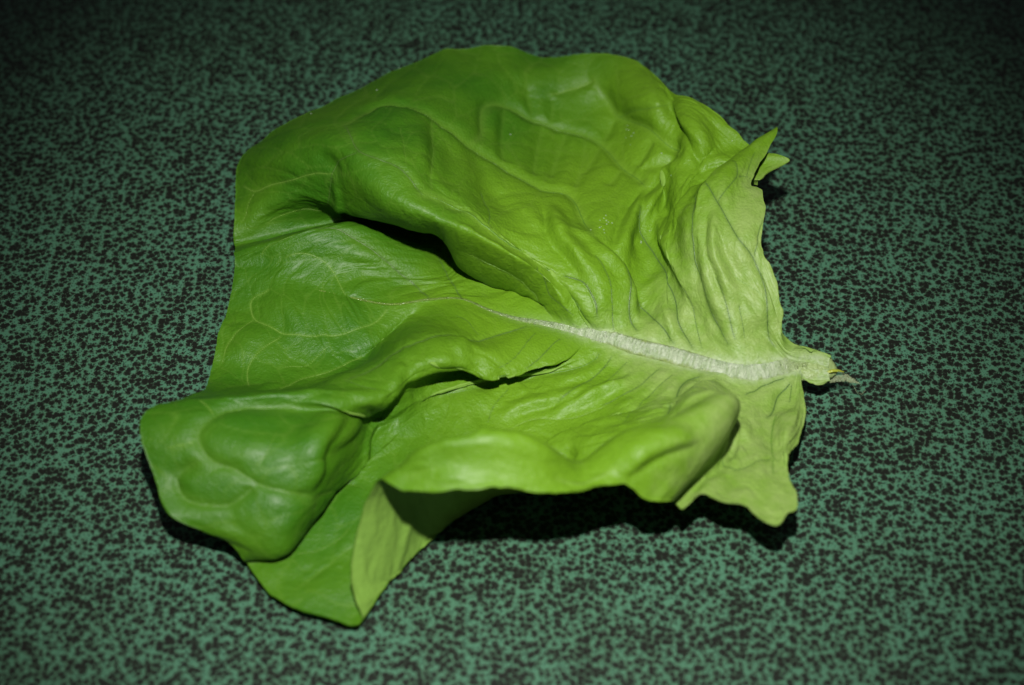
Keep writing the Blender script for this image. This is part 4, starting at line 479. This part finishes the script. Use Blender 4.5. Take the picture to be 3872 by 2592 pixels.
(0.30,0.50,0.12,[(56.3,2.8),(56.29,2.89),(56.27,2.99),(56.24,3.1),(56.22,3.21),(56.2,3.31),(56.17,3.41),(56.14,3.51),(56.11,3.61),(56.06,3.69),(55.98,3.78),(55.87,3.85),(55.69,3.92),(55.48,3.98),(55.25,4.05),(55.02,4.11),(54.83,4.18),(54.67,4.25),(54.53,4.33),(54.43,4.42),(54.37,4.5),(54.34,4.6),(54.34,4.72),(54.37,4.84),(54.42,4.97),(54.47,5.08),(54.51,5.18)]),
(0.30,-1.00,0.08,[(56.14,2.89),(56.19,2.81),(56.22,2.71),(56.22,2.59),(56.22,2.46),(56.23,2.34),(56.24,2.22),(56.27,2.11),(56.29,1.99),(56.3,1.85),(56.3,1.7),(56.29,1.53),(56.27,1.36),(56.25,1.19),(56.26,1.01),(56.33,0.85),(56.44,0.72)]),
(0.25,-1.00,0.06,[(51.92,0.85),(52.01,0.98),(52.1,1.12),(52.2,1.29),(52.32,1.49),(52.47,1.7),(52.62,1.9),(52.77,2.08),(52.92,2.26),(53.07,2.44),(53.2,2.6),(53.33,2.75),(53.43,2.89),(53.53,3.02),(53.63,3.16),(53.72,3.3),(53.79,3.42),(53.86,3.52),(53.94,3.61)]),
(0.22,-1.00,0.06,[(53.1,0.89),(53.13,1.05),(53.19,1.24),(53.27,1.44),(53.39,1.65),(53.53,1.85),(53.69,2.04),(53.86,2.21)]),
(0.25,-1.00,0.06,[(58.21,0.85),(58.13,0.97),(58.06,1.11),(58,1.28),(57.95,1.45),(57.97,1.63),(58.02,1.79),(58.1,1.94),(58.22,2.09),(58.36,2.25),(58.63,2.43),(59.25,2.67),(60.25,3.02),(61.23,3.4),(61.86,3.72),(62.19,3.96),(62.42,4.16)]),
(0.90,-0.80,0.28,[(62.5,0.64),(61.8,0.7),(61.25,0.8),(60.91,0.93),(60.79,1.1),(60.87,1.31),(61.09,1.55),(61.42,1.8),(61.91,2.09),(62.57,2.42)]),
(0.90,-0.80,0.28,[(64.48,3.61),(64.83,4.37),(64.96,5.05),(65.02,5.65)]),
(0.50,-0.80,0.17,[(77.43,0.98),(76.9,1.02),(76.28,1.04),(75.52,1.04),(74.65,1.02),(73.81,1.04),(72.99,1.09),(72.07,1.16),(71.08,1.27),(70.12,1.44),(69.23,1.64),(68.43,1.83)]),
(0.60,-0.80,0.19,[(78.81,1.74),(78.05,1.79),(77.25,1.91),(76.55,2.09),(76.05,2.31),(75.72,2.55),(75.47,2.79),(75.16,3),(74.71,3.15),(74.2,3.27),(73.71,3.4)]),
(0.30,-0.80,0.08,[(79.1,2.04),(78.92,2.38),(78.72,2.75),(78.5,3.11),(78.29,3.44)]),
(0.45,-0.50,0.17,[(75.81,3.69),(75.6,3.84),(75.37,4.01),(75.12,4.21),(74.9,4.43),(74.72,4.66),(74.62,4.92),(74.58,5.21),(74.62,5.54),(74.7,5.88),(74.86,6.24),(75.25,6.68),(75.95,7.26)]),
(0.40,-0.60,0.17,[(74.99,6.54),(74.34,6.48),(73.73,6.56),(73.15,6.77),(72.56,6.98),(71.95,7.13),(71.39,7.27),(70.93,7.46),(70.58,7.7),(70.28,7.97),(69.95,8.2),(69.53,8.31),(69.05,8.25),(68.59,8.11),(68.24,8.01),(68.01,7.97),(67.9,7.84),(67.89,7.51),(67.95,7.01),(68.05,6.46)]),
(0.35,-0.50,0.11,[(74.99,6.67),(74.99,7.03),(74.99,7.45),(74.99,7.87),(74.99,8.24)]),
(0.50,0.90,-0.17,[(62.12,10.45),(62.17,10.48),(62.26,10.5),(62.37,10.54),(62.5,10.58),(62.62,10.61),(62.74,10.63),(62.86,10.63),(62.97,10.62),(63.08,10.6),(63.2,10.59),(63.31,10.58),(63.42,10.56),(63.53,10.52),(63.63,10.48),(63.71,10.45)]),
(0.50,-0.30,0.50,[(48.61,9.09),(48.48,9.13),(48.35,9.18),(48.21,9.23),(48.07,9.29),(47.96,9.34),(47.88,9.39),(47.82,9.43),(47.75,9.47),(47.66,9.51),(47.59,9.56),(47.53,9.6),(47.46,9.64),(47.4,9.68),(47.34,9.72),(47.27,9.76),(47.19,9.78),(47.1,9.81),(47.01,9.85),(46.92,9.89),(46.84,9.92),(46.75,9.95),(46.69,9.98),(46.64,10.02),(46.58,10.07),(46.52,10.11),(46.49,10.14),(46.46,10.16),(46.4,10.19),(46.32,10.22),(46.21,10.25),(46.09,10.26),(45.96,10.28),(45.84,10.29),(45.73,10.29),(45.63,10.29),(45.52,10.26),(45.41,10.23),(45.33,10.19),(45.24,10.15),(45.15,10.11),(45.06,10.07),(44.97,10.02),(44.88,9.97),(44.81,9.91),(44.77,9.85),(44.74,9.8),(44.69,9.74),(44.64,9.67),(44.6,9.61),(44.58,9.56),(44.6,9.51),(44.64,9.47),(44.66,9.43),(44.67,9.38),(44.67,9.33),(44.68,9.27),(44.7,9.23),(44.74,9.19),(44.77,9.14),(44.8,9.1),(44.84,9.08),(44.87,9.05)]),
(0.40,-0.40,0.20,[(45.65,9.51),(45.71,9.53),(45.8,9.56),(45.92,9.59),(46.04,9.61),(46.14,9.63),(46.24,9.65),(46.35,9.67),(46.47,9.69),(46.57,9.72),(46.66,9.74),(46.75,9.77),(46.84,9.79),(46.92,9.81)]),
(0.45,-0.20,0.60,[(47.28,9.77),(47.37,9.81),(47.46,9.86),(47.55,9.91),(47.63,9.97),(47.68,10.02),(47.73,10.07),(47.77,10.12),(47.79,10.18),(47.78,10.24),(47.75,10.29),(47.72,10.35),(47.69,10.41),(47.66,10.46),(47.63,10.52),(47.58,10.57),(47.53,10.62),(47.46,10.66),(47.37,10.69),(47.28,10.71),(47.18,10.73),(47.07,10.74),(46.95,10.73),(46.84,10.7),(46.75,10.65),(46.66,10.59),(46.58,10.52),(46.52,10.46),(46.47,10.41),(46.41,10.35),(46.35,10.31),(46.32,10.28)]),
(0.40,-0.50,0.30,[(48.61,9.09),(48.68,9.04),(48.78,8.99),(48.95,8.92),(49.17,8.85),(49.4,8.78),(49.75,8.75),(50.3,8.8),(50.91,8.91),(51.34,8.97),(51.57,8.97),(51.74,8.96),(51.92,8.96),(52.1,8.96)]),
(0.30,0.40,0.25,[(49.02,9.09),(49.19,9.13),(49.4,9.19),(49.61,9.26),(49.76,9.34),(49.82,9.41),(49.78,9.47),(49.71,9.51),(49.66,9.56)]),
(0.30,0.50,0.15,[(45.81,10.32),(45.84,10.35),(45.88,10.39),(45.92,10.45),(45.95,10.5),(45.98,10.56),(46.01,10.63),(46.04,10.67),(46.06,10.7)]),
(0.30,0.50,0.15,[(44.97,10.07),(44.83,10.08),(44.61,10.1),(44.31,10.12),(43.95,10.15),(43.59,10.19)]),
(0.30,0.40,0.15,[(52.92,9.64),(52.91,9.68),(52.89,9.73),(52.85,9.77),(52.8,9.81),(52.74,9.85),(52.69,9.9),(52.66,9.95),(52.65,10.01),(52.62,10.06),(52.59,10.11),(52.57,10.16),(52.56,10.22),(52.56,10.29),(52.56,10.36),(52.56,10.43),(52.57,10.5),(52.59,10.58),(52.62,10.64),(52.65,10.7)]),
(0.25,0.40,0.12,[(52.38,9.47),(52.37,9.51),(52.35,9.56),(52.31,9.6),(52.26,9.64),(52.2,9.68),(52.13,9.73),(52.08,9.77),(52.03,9.81),(51.98,9.86),(51.91,9.91),(51.83,9.97),(51.76,10.02),(51.71,10.07),(51.67,10.11),(51.64,10.15)])]
DROPS = [(19.87,8.75),(19.87,8.58),(19.8,8.54),(19.65,8.37),(19.72,8.28),(19.94,8.28),(19.8,7.98),(18.56,7.31),(16.63,6.33),(17.22,6.07),(17.45,5.95),(15.21,10.32),(18.96,4.8),(18.63,4.93),(20.82,5.95),(21.04,5.82),(20.9,5.86),(20.82,5.78),(20.75,5.73),(20.61,5.69),(20.82,5.65),(21.04,5.56),(21.11,5.52),(20.97,5.44),(20.97,5.31),(18.56,4.88),(18.96,4.84),(21.45,5.44),(25.7,11),(26.03,10.62),(26.79,10.87),(23.19,8.62)]
STEM = [(6813,-1720,860),(7327,-1671,930),(7742,-1634,950),(8084,-1681,920),(8435,-1759,800)]
SLIVER = [(8178,-1899,950),(8324,-1878,1000),(8488,-1835,950),(8643,-1802,850)]
MEMBRANE = [(8126,-1845,720),(8442,-1818,700),(8699,-1786,620),(8910,-1835,550),(9100,-1884,480)]
FIBRE = [(8713,-1695,600),(8931,-1843,400),(9051,-1945,200),(9193,-1924,100),(9295,-1839,150)]

def spl_ctrl(P, alpha):
    # control points of a uniform cubic B-spline that (nearly) passes through P along axis 0
    n = P.shape[0]
    A = np.zeros((n, n))
    for i in range(1, n - 1):
        A[i, i - 1] = 1 / 6; A[i, i] = 4 / 6; A[i, i + 1] = 1 / 6
    A[0, 0] = 1; A[-1, -1] = 1
    C = np.linalg.solve(A, P.reshape(n, -1)).reshape(P.shape)
    return P + alpha * (C - P)

def spl_basis(n, t):
    # basis matrix (len(t) x n), ends reflected so the curve starts and ends on its end points
    i = np.clip(np.floor(t).astype(int), 0, n - 2)
    f = t - i
    w = np.stack([(1 - f) ** 3, 3 * f ** 3 - 6 * f ** 2 + 4, -3 * f ** 3 + 3 * f ** 2 + 3 * f + 1, f ** 3], 1) / 6
    B = np.zeros((len(t), n + 2))
    r = np.arange(len(t))
    for k in range(4):
        np.add.at(B, (r, i + k), w[:, k])
    B[:, 1] += 2 * B[:, 0]; B[:, 2] -= B[:, 0]
    B[:, -2] += 2 * B[:, -1]; B[:, -3] -= B[:, -1]
    return B[:, 1:-1]

def leaf_ctrl(P, alpha=0.8):
    C = spl_ctrl(P, alpha)
    return spl_ctrl(C.transpose(1, 0, 2), alpha).transpose(1, 0, 2)

def leaf_eval(C, tu, tv):
    Bu = spl_basis(C.shape[0], np.asarray(tu, float)); Bv = spl_basis(C.shape[1], np.asarray(tv, float))
    return np.einsum('ai,ijk,bj->abk', Bu, C, Bv, optimize=True)

def u_samples(C, n):
    # ray parameters spaced evenly by the mean of mid-blade and margin length
    t = np.linspace(0, C.shape[0] - 1, 3000)
    a = leaf_eval(C, t, [5.0, 8.0, C.shape[1] - 1.0])
    l = np.linalg.norm(np.diff(a, axis=0), axis=2) @ np.array([.25, .35, .4])
    l = l + l.mean() * .35
    c = np.concatenate([[0], np.cumsum(l)])
    return np.interp(np.linspace(0, c[-1], n), c, t)

def leaf_pinned(C, tu, tv, mid_pts, ray_s):
    # both halves meet on one midrib curve
    X = leaf_eval(C, tu, tv)
    s = np.interp(tu, np.arange(len(ray_s)), ray_s) * (len(mid_pts) - 1)
    i = np.clip(s.astype(int), 0, len(mid_pts) - 2); f = (s - i)[:, None]
    pos = mid_pts[i] * (1 - f) + mid_pts[i + 1] * f
    w = np.clip(1 - np.asarray(tv) / 2.0, 0, 1) ** 2
    return X + (pos - X[:, 0])[:, None, :] * w[None, :, None]


NET = np.array(NET, float) * 1e-5; MID = np.array(MID, float) * 1e-5; RAY_S = np.array(RAY_S)
CT = leaf_ctrl(NET, 0.95)
NR = NET.shape[1]
NU, NV = 1120, 360
tu = u_samples(CT, NU); tv = np.linspace(0, NR - 1, NV)
X = leaf_pinned(CT, tu, tv, MID, RAY_S)

def normals_of(X):
    du = np.gradient(X, axis=0); dv = np.gradient(X, axis=1)
    du[:, 0] = du[:, 1]
    n = np.cross(du, dv); n /= np.linalg.norm(n, axis=2, keepdims=True) + 1e-15
    return n
Nrm = normals_of(X)
FLIP = Nrm[:, :, 2].mean() < 0
if FLIP: Nrm = -Nrm
def smooth_grid(A, it):
    for _ in range(it):
        B = A.copy()
        B[1:-1] = .5 * A[1:-1] + .25 * (A[:-2] + A[2:])
        A = B.copy()
        A[:, 1:-1] = .5 * B[:, 1:-1] + .25 * (B[:, :-2] + B[:, 2:])
    return A
Ns = smooth_grid(Nrm, 10); Ns /= np.linalg.norm(Ns, axis=2, keepdims=True) + 1e-15

def gi(u): return np.interp(u, tu, np.arange(NU))
def gj(v): return np.asarray(v) / (NR - 1) * (NV - 1)
def sample(A, fi, fj):
    i = np.clip(fi.astype(int), 0, NU - 2); j = np.clip(fj.astype(int), 0, NV - 2)
    a = (fi - i)[:, None]; b = (fj - j)[:, None]
    return A[i, j] * (1 - a) * (1 - b) + A[i + 1, j] * a * (1 - b) + A[i, j + 1] * (1 - a) * b + A[i + 1, j + 1] * a * b
def seeds(uv, step=0.0005):
    uv = np.array(uv, float)
    fi, fj = gi(uv[:, 0]), gj(uv[:, 1])
    p = sample(X, fi, fj)
    l = np.concatenate([[0], np.cumsum(np.linalg.norm(np.diff(p, axis=0), axis=1))])
    n = max(3, int(l[-1] / step))
    t = np.linspace(0, l[-1], n)
    fi = np.interp(t, l, fi); fj = np.interp(t, l, fj)
    k = np.ones(5) / 5
    if n > 9:
        fi[2:-2] = np.convolve(fi, k, 'valid'); fj[2:-2] = np.convolve(fj, k, 'valid')
    return fi, fj, t
def local_dist(fi, fj, t, reach):
    # window of the grid round a polyline: distance, signed side, position along it
    S = sample(X, fi, fj)
    pu = int(min(260, 8 + reach / 0.00012)); pv = int(min(150, 8 + reach / 0.00018))
    i0, i1 = max(int(fi.min()) - pu, 0), min(int(fi.max()) + pu, NU)
    j0, j1 = max(int(fj.min()) - pv, 0), min(int(fj.max()) + pv, NV)
    W = X[i0:i1, j0:j1].reshape(-1, 3)
    best = np.full(len(W), 1e9); arg = np.zeros(len(W), int)
    for a in range(0, len(W), 4000):
        d = ((W[a:a + 4000, None] - S[None]) ** 2).sum(2)
        arg[a:a + 4000] = d.argmin(1); best[a:a + 4000] = d.min(1)
    T = np.gradient(S, axis=0); T /= np.linalg.norm(T, axis=1, keepdims=True) + 1e-12
    side = np.cross(Ns[i0:i1, j0:j1].reshape(-1, 3), T[arg])
    sg = ((W - S[arg]) * side).sum(1)
    shp = (i1 - i0, j1 - j0)
    return (slice(i0, i1), slice(j0, j1)), np.sqrt(best).reshape(shp), np.sign(sg).reshape(shp), (t[arg] / t[-1]).reshape(shp)
def sstep(a, b, x):
    y = np.clip((x - a) / (b - a), 0, 1); return y * y * (3 - 2 * y)

Hd = np.zeros((NU, NV))                      # height added along the normal, metres
for side, amp, w, uv in FOLDS:
    fi, fj, t = seeds(uv)
    w *= 1e-3; amp *= 1e-3
    sl, d, sg, s = local_dist(fi, fj, t, w * 2.2 if side == 0 else w * 1.1)
    tap = sstep(0, 0.3, s) * sstep(0, 0.3, 1 - s)
    if side == 0:
        h = amp * np.exp(-(d / w) ** 2)
    else:
        sd = d * sg * side
        h = amp * sstep(-0.0006, 0.0013, sd) * (1 - sstep(0.30 * w, w, sd)) - 0.25 * amp * np.exp(-((sd + 0.0005) / 0.0012) ** 2)
    Hd[sl] += h * tap
Hd = smooth_grid(Hd, 2)

vein_d = np.full((NU, NV), 0.02); v_dark = np.zeros((NU, NV)); v_pale = np.zeros((NU, NV))
groove = np.zeros((NU, NV)); wide = np.zeros((NU, NV)); vein_paths = []
for w, tone, g, uv in VEINS:
    fi, fj, t = seeds(uv, 0.0003)
    vein_paths.append((w, tone, g, fi, fj))
    sl, d, sg, s = local_dist(fi[::2], fj[::2], t[::2], 0.006)
    gn = g * (0.3 if (tone > 0 and g >= .3) else 1.0)
    vein_d[sl] = np.minimum(vein_d[sl], d)
    ww = w * 1e-3
    end = sstep(0, 0.06, s) * sstep(0, 0.15, 1 - s)
    groove[sl] = np.where(np.abs(groove[sl]) > np.abs(gn * 1e-3 * np.exp(-(d / (ww * 1.5)) ** 2) * end), groove[sl], gn * 1e-3 * np.exp(-(d / (ww * 1.5)) ** 2) * end)
    if tone > 0 and g >= .3:
        wide[sl] = np.maximum(wide[sl], g * 2.2e-3 * np.exp(-(d / 0.0020) ** 2) * end)
    elif g >= .45:
        wide[sl] = np.maximum(wide[sl], g * 1.1e-3 * np.exp(-(d / 0.0021) ** 2) * end)
    elif w >= .7:
        wide[sl] = np.maximum(wide[sl], 0.5e-3 * np.exp(-(d / 0.0022) ** 2) * end)
    band = np.exp(-(d / (ww * (1.0 if tone < 0 else 1.3))) ** 2) * abs(tone)
    if tone < 0: v_dark[sl] = np.maximum(v_dark[sl], band)
    else: v_pale[sl] = np.maximum(v_pale[sl], band)
    # a soft paler flank along every stout vein
    if w > .4: v_pale[sl] = np.maximum(v_pale[sl], 0.28 * np.exp(-(d / 0.0016) ** 2))

# flat coordinates of the leaf for noise (metres)
ts = np.interp(tu, np.arange(len(RAY_S)), RAY_S)
ph = np.linspace(0, 2 * math.pi, NU)
mg = np.stack([0.075 - 0.105 * np.cos(ph), 0.115 * np.sin(ph)], 1)
md = np.stack([ts * 0.15, np.zeros(NU)], 1)
vv = (tv / tv[-1])[None, :, None]
rest = md[:, None] * (1 - vv) + mg[:, None] * vv
def lattice_noise(P2, size, seed):
    rs = np.random.RandomState(seed); L = rs.rand(200, 200)
    q = P2 / size + 60
    i = np.floor(q).astype(int); f = q - i; f = f * f * f * (f * (f * 6 - 15) + 10)
    a = L[i[..., 0] % 200, i[..., 1] % 200]; b = L[(i[..., 0] + 1) % 200, i[..., 1] % 200]
    c = L[i[..., 0] % 200, (i[..., 1] + 1) % 200]; d = L[(i[..., 0] + 1) % 200, (i[..., 1] + 1) % 200]
    return (a * (1 - f[..., 0]) + b * f[..., 0]) * (1 - f[..., 1]) + (c * (1 - f[..., 0]) + d * f[..., 0]) * f[..., 1] - 0.5

def cell_net(P2, size, seed):
    # distance to the walls of a jittered cell pattern: F2 - F1, in cell units
    rs = np.random.RandomState(seed); J = rs.rand(160, 160, 2) * 0.9 + 0.05
    q = P2 / size + 40
    i = np.floor(q).astype(int); f1 = np.full(q.shape[:-1], 9.0); f2 = f1.copy()
    for a in (-1, 0, 1):
        for b in (-1, 0, 1):
            c = i + np.array([a, b])
            p = c + J[c[..., 0] % 160, c[..., 1] % 160]
            d = np.hypot(q[..., 0] - p[..., 0], q[..., 1] - p[..., 1])
            f2 = np.where(d < f1, f1, np.minimum(f2, d)); f1 = np.minimum(f1, d)
    return f2 - f1
wr = np.stack([lattice_noise(rest, 0.006, 11), lattice_noise(rest, 0.006, 12)], -1) * 0.004
net_a = cell_net(rest + wr, 0.0085, 21); net_b = cell_net(rest + wr * 0.7, 0.0036, 22)
near_base = np.exp(-(np.linalg.norm(X - MID[8], axis=2) / 0.055) ** 2)
calm = 1 - 0.65 * near_base
blister = (sstep(0.0, 0.45, net_a) * 0.00017 + sstep(0.0, 0.5, net_b) * 0.00006) * calm
v_pale = np.maximum(v_pale, 0.34 * (1 - sstep(0.0, 0.075, net_a)) * calm)
v_pale = np.maximum(v_pale, 0.12 * (1 - sstep(0.0, 0.13, net_b)) * calm)
puff = 1 - np.exp(-(vein_d / 0.0035) ** 2)
Hd += puff * 0.00035 - groove - wide + blister
Hd += lattice_noise(rest, 0.013, 1) * 0.0013 + lattice_noise(rest, 0.0052, 2) * 0.00055 + lattice_noise(rest, 0.0018, 3) * 0.00010
edge = sstep(0.80, 1.0, np.broadcast_to(vv[..., 0], Hd.shape))
arc = np.concatenate([[0], np.cumsum(np.linalg.norm(np.diff(X[:, -1], axis=0), axis=1))])
ruf = lattice_noise(np.stack([arc, arc * 0], 1), 0.011, 5) * 0.0010 + lattice_noise(np.stack([arc, arc * 0], 1), 0.0038, 6) * 0.0004
Hd += edge * ruf[:, None]
Hd *= sstep(0.0, 0.10, np.broadcast_to(vv[..., 0], Hd.shape)) * 0.8 + 0.2
X = X + Ns * Hd[..., None]
# nicked margin
dv = X[:, -1] - X[:, -8]; dv /= np.linalg.norm(dv, axis=1, keepdims=True) + 1e-12
nick = lattice_noise(np.stack([arc, arc * 0 + .3], 1), 0.0042, 7) * 0.0011 + lattice_noise(np.stack([arc, arc * 0 + .7], 1), 0.0016, 8) * 0.0005
nick = nick * (0.7 + 2.4 * near_base[:, -1])
X += dv[:, None] * (nick[:, None] * sstep(0.93, 1.0, np.broadcast_to(vv[..., 0], Hd.shape)))[..., None]
X[..., 2] = np.where(X[..., 2] < 0.0012, 0.0012 - (0.0012 - X[..., 2]) * 0.15, X[..., 2])
X[..., 2] = np.maximum(X[..., 2], 0.0008)
N2 = normals_of(X)
if FLIP: N2 = -N2
N2 = smooth_grid(N2, 2); N2 /= np.linalg.norm(N2, axis=2, keepdims=True) + 1e-15
thick = (0.00024 - 0.00006 * sstep(0.85, 1.0, np.broadcast_to(vv[..., 0], Hd.shape))) * (0.4 + 0.6 * sstep(0.1, 0.35, np.broadcast_to(vv[..., 0], Hd.shape)))
Xb = X - N2 * thick[..., None]
Xb[..., 2] = np.maximum(Xb[..., 2], 0.0003)

base_pt = MID[8]
rel = (X - base_pt)[..., :2]
d0 = np.hypot(rel[..., 0], rel[..., 1] * np.where(rel[..., 1] < 0, 0.65, 0.9))
pale = 1 - sstep(0.012, 0.142, d0)
d_rib = np.linalg.norm(X - X[:, :1], axis=2)
pale = np.clip(pale * 1.05  + 0.22 * np.exp(-d_rib / 0.008) * sstep(1.05, 0.3, ts)[:, None] + 0.10 * edge, 0, 1)

rib_w = np.interp(ts, [0, .10, .27, .375, .48, .61, 1], [6.2, 6.0, 5.4, 4.3, 2.4, 1.0, .3]) * 1e-3
rib_soft = np.exp(-(np.maximum(d_rib - rib_w[:, None] * 0.48, 0) / 0.0011)) * sstep(0.62, 0.30, ts)[:, None]

leaf = bpy.data.objects.new('lettuce_leaf', None); col.objects.link(leaf)
leaf.location = (0, 0, 0)
leaf['label'] = 'crumpled light green butterhead lettuce leaf with pale rib, lying on the speckled table'
leaf['category'] = 'lettuce leaf'

n = NU * NV
q_top = grid_quads(NU, NV, 0, flip=FLIP)
q_bot = grid_quads(NU, NV, n, flip=not FLIP)
def rim(a, flip):
    q = np.stack([a[:-1], a[1:], a[1:] + n, a[:-1] + n], 1)
    return q[:, ::-1] if flip else q
idx = np.arange(n).reshape(NU, NV)
q_rim = np.concatenate([rim(idx[:, -1], not FLIP), rim(idx[0, :], not FLIP), rim(idx[-1, :], FLIP)])
quads = np.concatenate([q_top, q_bot, q_rim])
mi = np.concatenate([np.zeros(len(q_top)), np.ones(len(q_bot)), np.zeros(len(q_rim))])
two = lambda a: np.concatenate([a.ravel(), a.ravel()])
blade = quad_mesh('blade', np.concatenate([X.reshape(-1, 3), Xb.reshape(-1, 3)]), quads, [MAT_UP, MAT_LOW], leaf, mi,
                  {'pale': two(pale), 'vein_dark': two(v_dark), 'vein_pale': two(v_pale), 'rib': two(rib_soft)})

# veins: thin cords bedded in their grooves
for w, tone, g, fi, fj in vein_paths:
    fi, fj = fi[::2], fj[::2]
    if len(fi) < 4: continue
    p = sample(X, fi, fj); nn = sample(N2, fi, fj)
    k = fj / (NV - 1)
    taper = np.minimum(1, np.linspace(0, 1, len(p)) * 12 + .3) * np.minimum(1, np.linspace(1, 0, len(p)) * 6 + .25)
    ww = w * 1e-3 * (1.05 - 0.35 * k) * taper * (0.75 if w > .6 else 1.0)
    ww *= 0.72 if tone > 0 else 0.85
    mat = MAT_VD if tone < -.55 else (MAT_VM if (tone < .45 or w > .6) else MAT_VP)
    if abs(tone - .35) < .03: continue
    loft('vein', p - nn * (ww * 0.12)[:, None], ww, ww * 0.55, nn, mat, leaf, 6)

# midrib
m_s = np.linspace(0, 1, len(MID))
wk = np.array([(0, 6.0), (.05, 6.2), (.10, 6.0), (.20, 5.8), (.27, 5.4), (.325, 4.8), (.375, 4.3), (.42, 3.2), (.48, 2.4), (.53, 1.7), (.61, 1.0), (.73, .75), (.88, .45), (1, .22)])
mw_ = np.interp(m_s, wk[:, 0], wk[:, 1]) * 1e-3
up_n = np.array([Nrm[np.argmin(np.abs(ts[:NU // 2] - s)), 14] + Nrm[NU // 2 + np.argmin(np.abs(ts[NU // 2:] - s)), 14] for s in m_s])
up_n /= np.linalg.norm(up_n, axis=1, keepdims=True) + 1e-12
kk = np.ones(15) / 15
up_n = np.stack([np.convolve(np.pad(up_n[:, i], 7, 'edge'), kk, 'valid') for i in range(3)], 1)
def dense(A, m): 
    t = np.linspace(0, len(A) - 1, m); return np.stack([np.interp(t, np.arange(len(A)), A[:, i]) for i in range(A.shape[1])], 1)
MD = dense(np.concatenate([MID, up_n, mw_[:, None]], 1), 700)
rsr = np.random.RandomState(4)
def wobble(nn_, seg):
    a = rsr.rand(nn_, seg) - .5
    b = np.repeat(rsr.rand(nn_ // 4 + 1, seg), 4, 0)[:nn_] - .5
    return (a * 0.00010 + b * 0.00016) * np.clip(MD[:, 6:7] / 0.003, 0.1, 1)
MD = MD[24:]
rib = loft('midrib', MD[:, :3] + MD[:, 3:6] * (MD[:, 6:7] * 0.07), MD[:, 6], MD[:, 6] * 0.40, MD[:, 3:6], MAT_RIB, leaf, 20, True, wobble)

# torn stem end with its sliver, membrane and loose fibre
ST = np.array(STEM, float) * 1e-5
SD = dense(ST, 24)
sw = np.interp(np.linspace(0, 1, 24), [0, .3, .65, .88, 1], [5.0, 8.6, 9.0, 6.6, 2.4]) * 1e-3
rs2 = np.random.RandomState(9)
loft('stem_end', SD, sw, np.interp(np.linspace(0, 1, 24), [0, .5, 1], [1.2, 2.2, 1.8]) * 1e-3, np.tile([[0.05, -0.25, 1.0]], (24, 1)), MAT_STEM, leaf, 16, False,
     lambda a, b: (rs2.rand(a, b) - .5) * 0.0005)
SL = dense(np.array(SLIVER, float) * 1e-5, 12)
loft('torn_sliver', SL, np.interp(np.linspace(0, 1, 12), [0, .5, 1], [.8, .9, .25]) * 1e-3, np.full(12, 0.0004), np.tile([[0, -0.3, 1.0]], (12, 1)), MAT_SLIVER, leaf, 6)
ME = dense(np.array(MEMBRANE, float) * 1e-5, 20)
loft('torn_membrane', ME, np.interp(np.linspace(0, 1, 20), [0, .4, .75, 1], [4.4, 2.8, 1.4, .2]) * 1e-3, np.full(20, 0.00035), np.tile([[0.1, -0.4, 1.0]], (20, 1)), MAT_MEMB, leaf, 8, False,
     lambda a, b: (rs2.rand(a, b) - .5) * 0.0004)
FB = dense(np.array(FIBRE, float) * 1e-5, 24)
loft('loose_fibre', FB, np.full(24, 0.00016), np.full(24, 0.00016), np.tile([[0, 0, 1.0]], (24, 1)), MAT_MEMB, leaf, 6)

# ------------------------------------------------------------------ water droplets lying on the leaf
def drop_mesh():
    nu, nv = 12, 8
    V = []
    for i in range(nv):
        a = math.pi * i / (nv - 1)
        for k in range(nu):
            b = 2 * math.pi * k / nu
            V.append((math.sin(a) * math.cos(b), math.sin(a) * math.sin(b), math.cos(a) * 0.62))
    ob = quad_mesh('water_droplet', V, grid_quads(nv, nu, wrap_v=True), [MAT_WATER])
    me = ob.data; bpy.data.objects.remove(ob)
    return me
dm = drop_mesh()
rd = random.Random(3)
DROP_TEXT = [(7, 'tiny clear water droplet in the cluster on a far vein cell, near the wing', 'droplets clustered on the far vein cell'),
             (14, 'tiny clear water droplet lying singly among the folds beside the pale wing', 'scattered droplets beside the pale wing'),
             (25, 'tiny clear water droplet in the largest cluster, on the mid-leaf fold above the rib', 'droplets clustered on the middle fold'),
             (28, 'tiny clear water droplet by itself along a dark vein fold above the rib', 'scattered droplets above the rib'),
             (99, 'tiny clear water droplet near the far left margin of the leaf', 'droplets near the far left margin')]
for k, (u, v) in enumerate(DROPS):
    fi, fj = gi(np.array([u])), gj(np.array([v]))
    p = sample(X, fi, fj)[0]; nn = Vector(sample(N2, fi, fj)[0])
    r = rd.uniform(0.00015, 0.00030)
    o = bpy.data.objects.new('water_droplet', dm); col.objects.link(o)
    o.location = Vector(p) + nn * r * 0.35; o.scale = (r, r, r)
    o.rotation_euler = nn.to_track_quat('Z', 'Y').to_euler()
    lab, grp = next((a, b) for n_, a, b in DROP_TEXT if k < n_)
    o['label'] = lab; o['category'] = 'water droplet'; o['group'] = grp
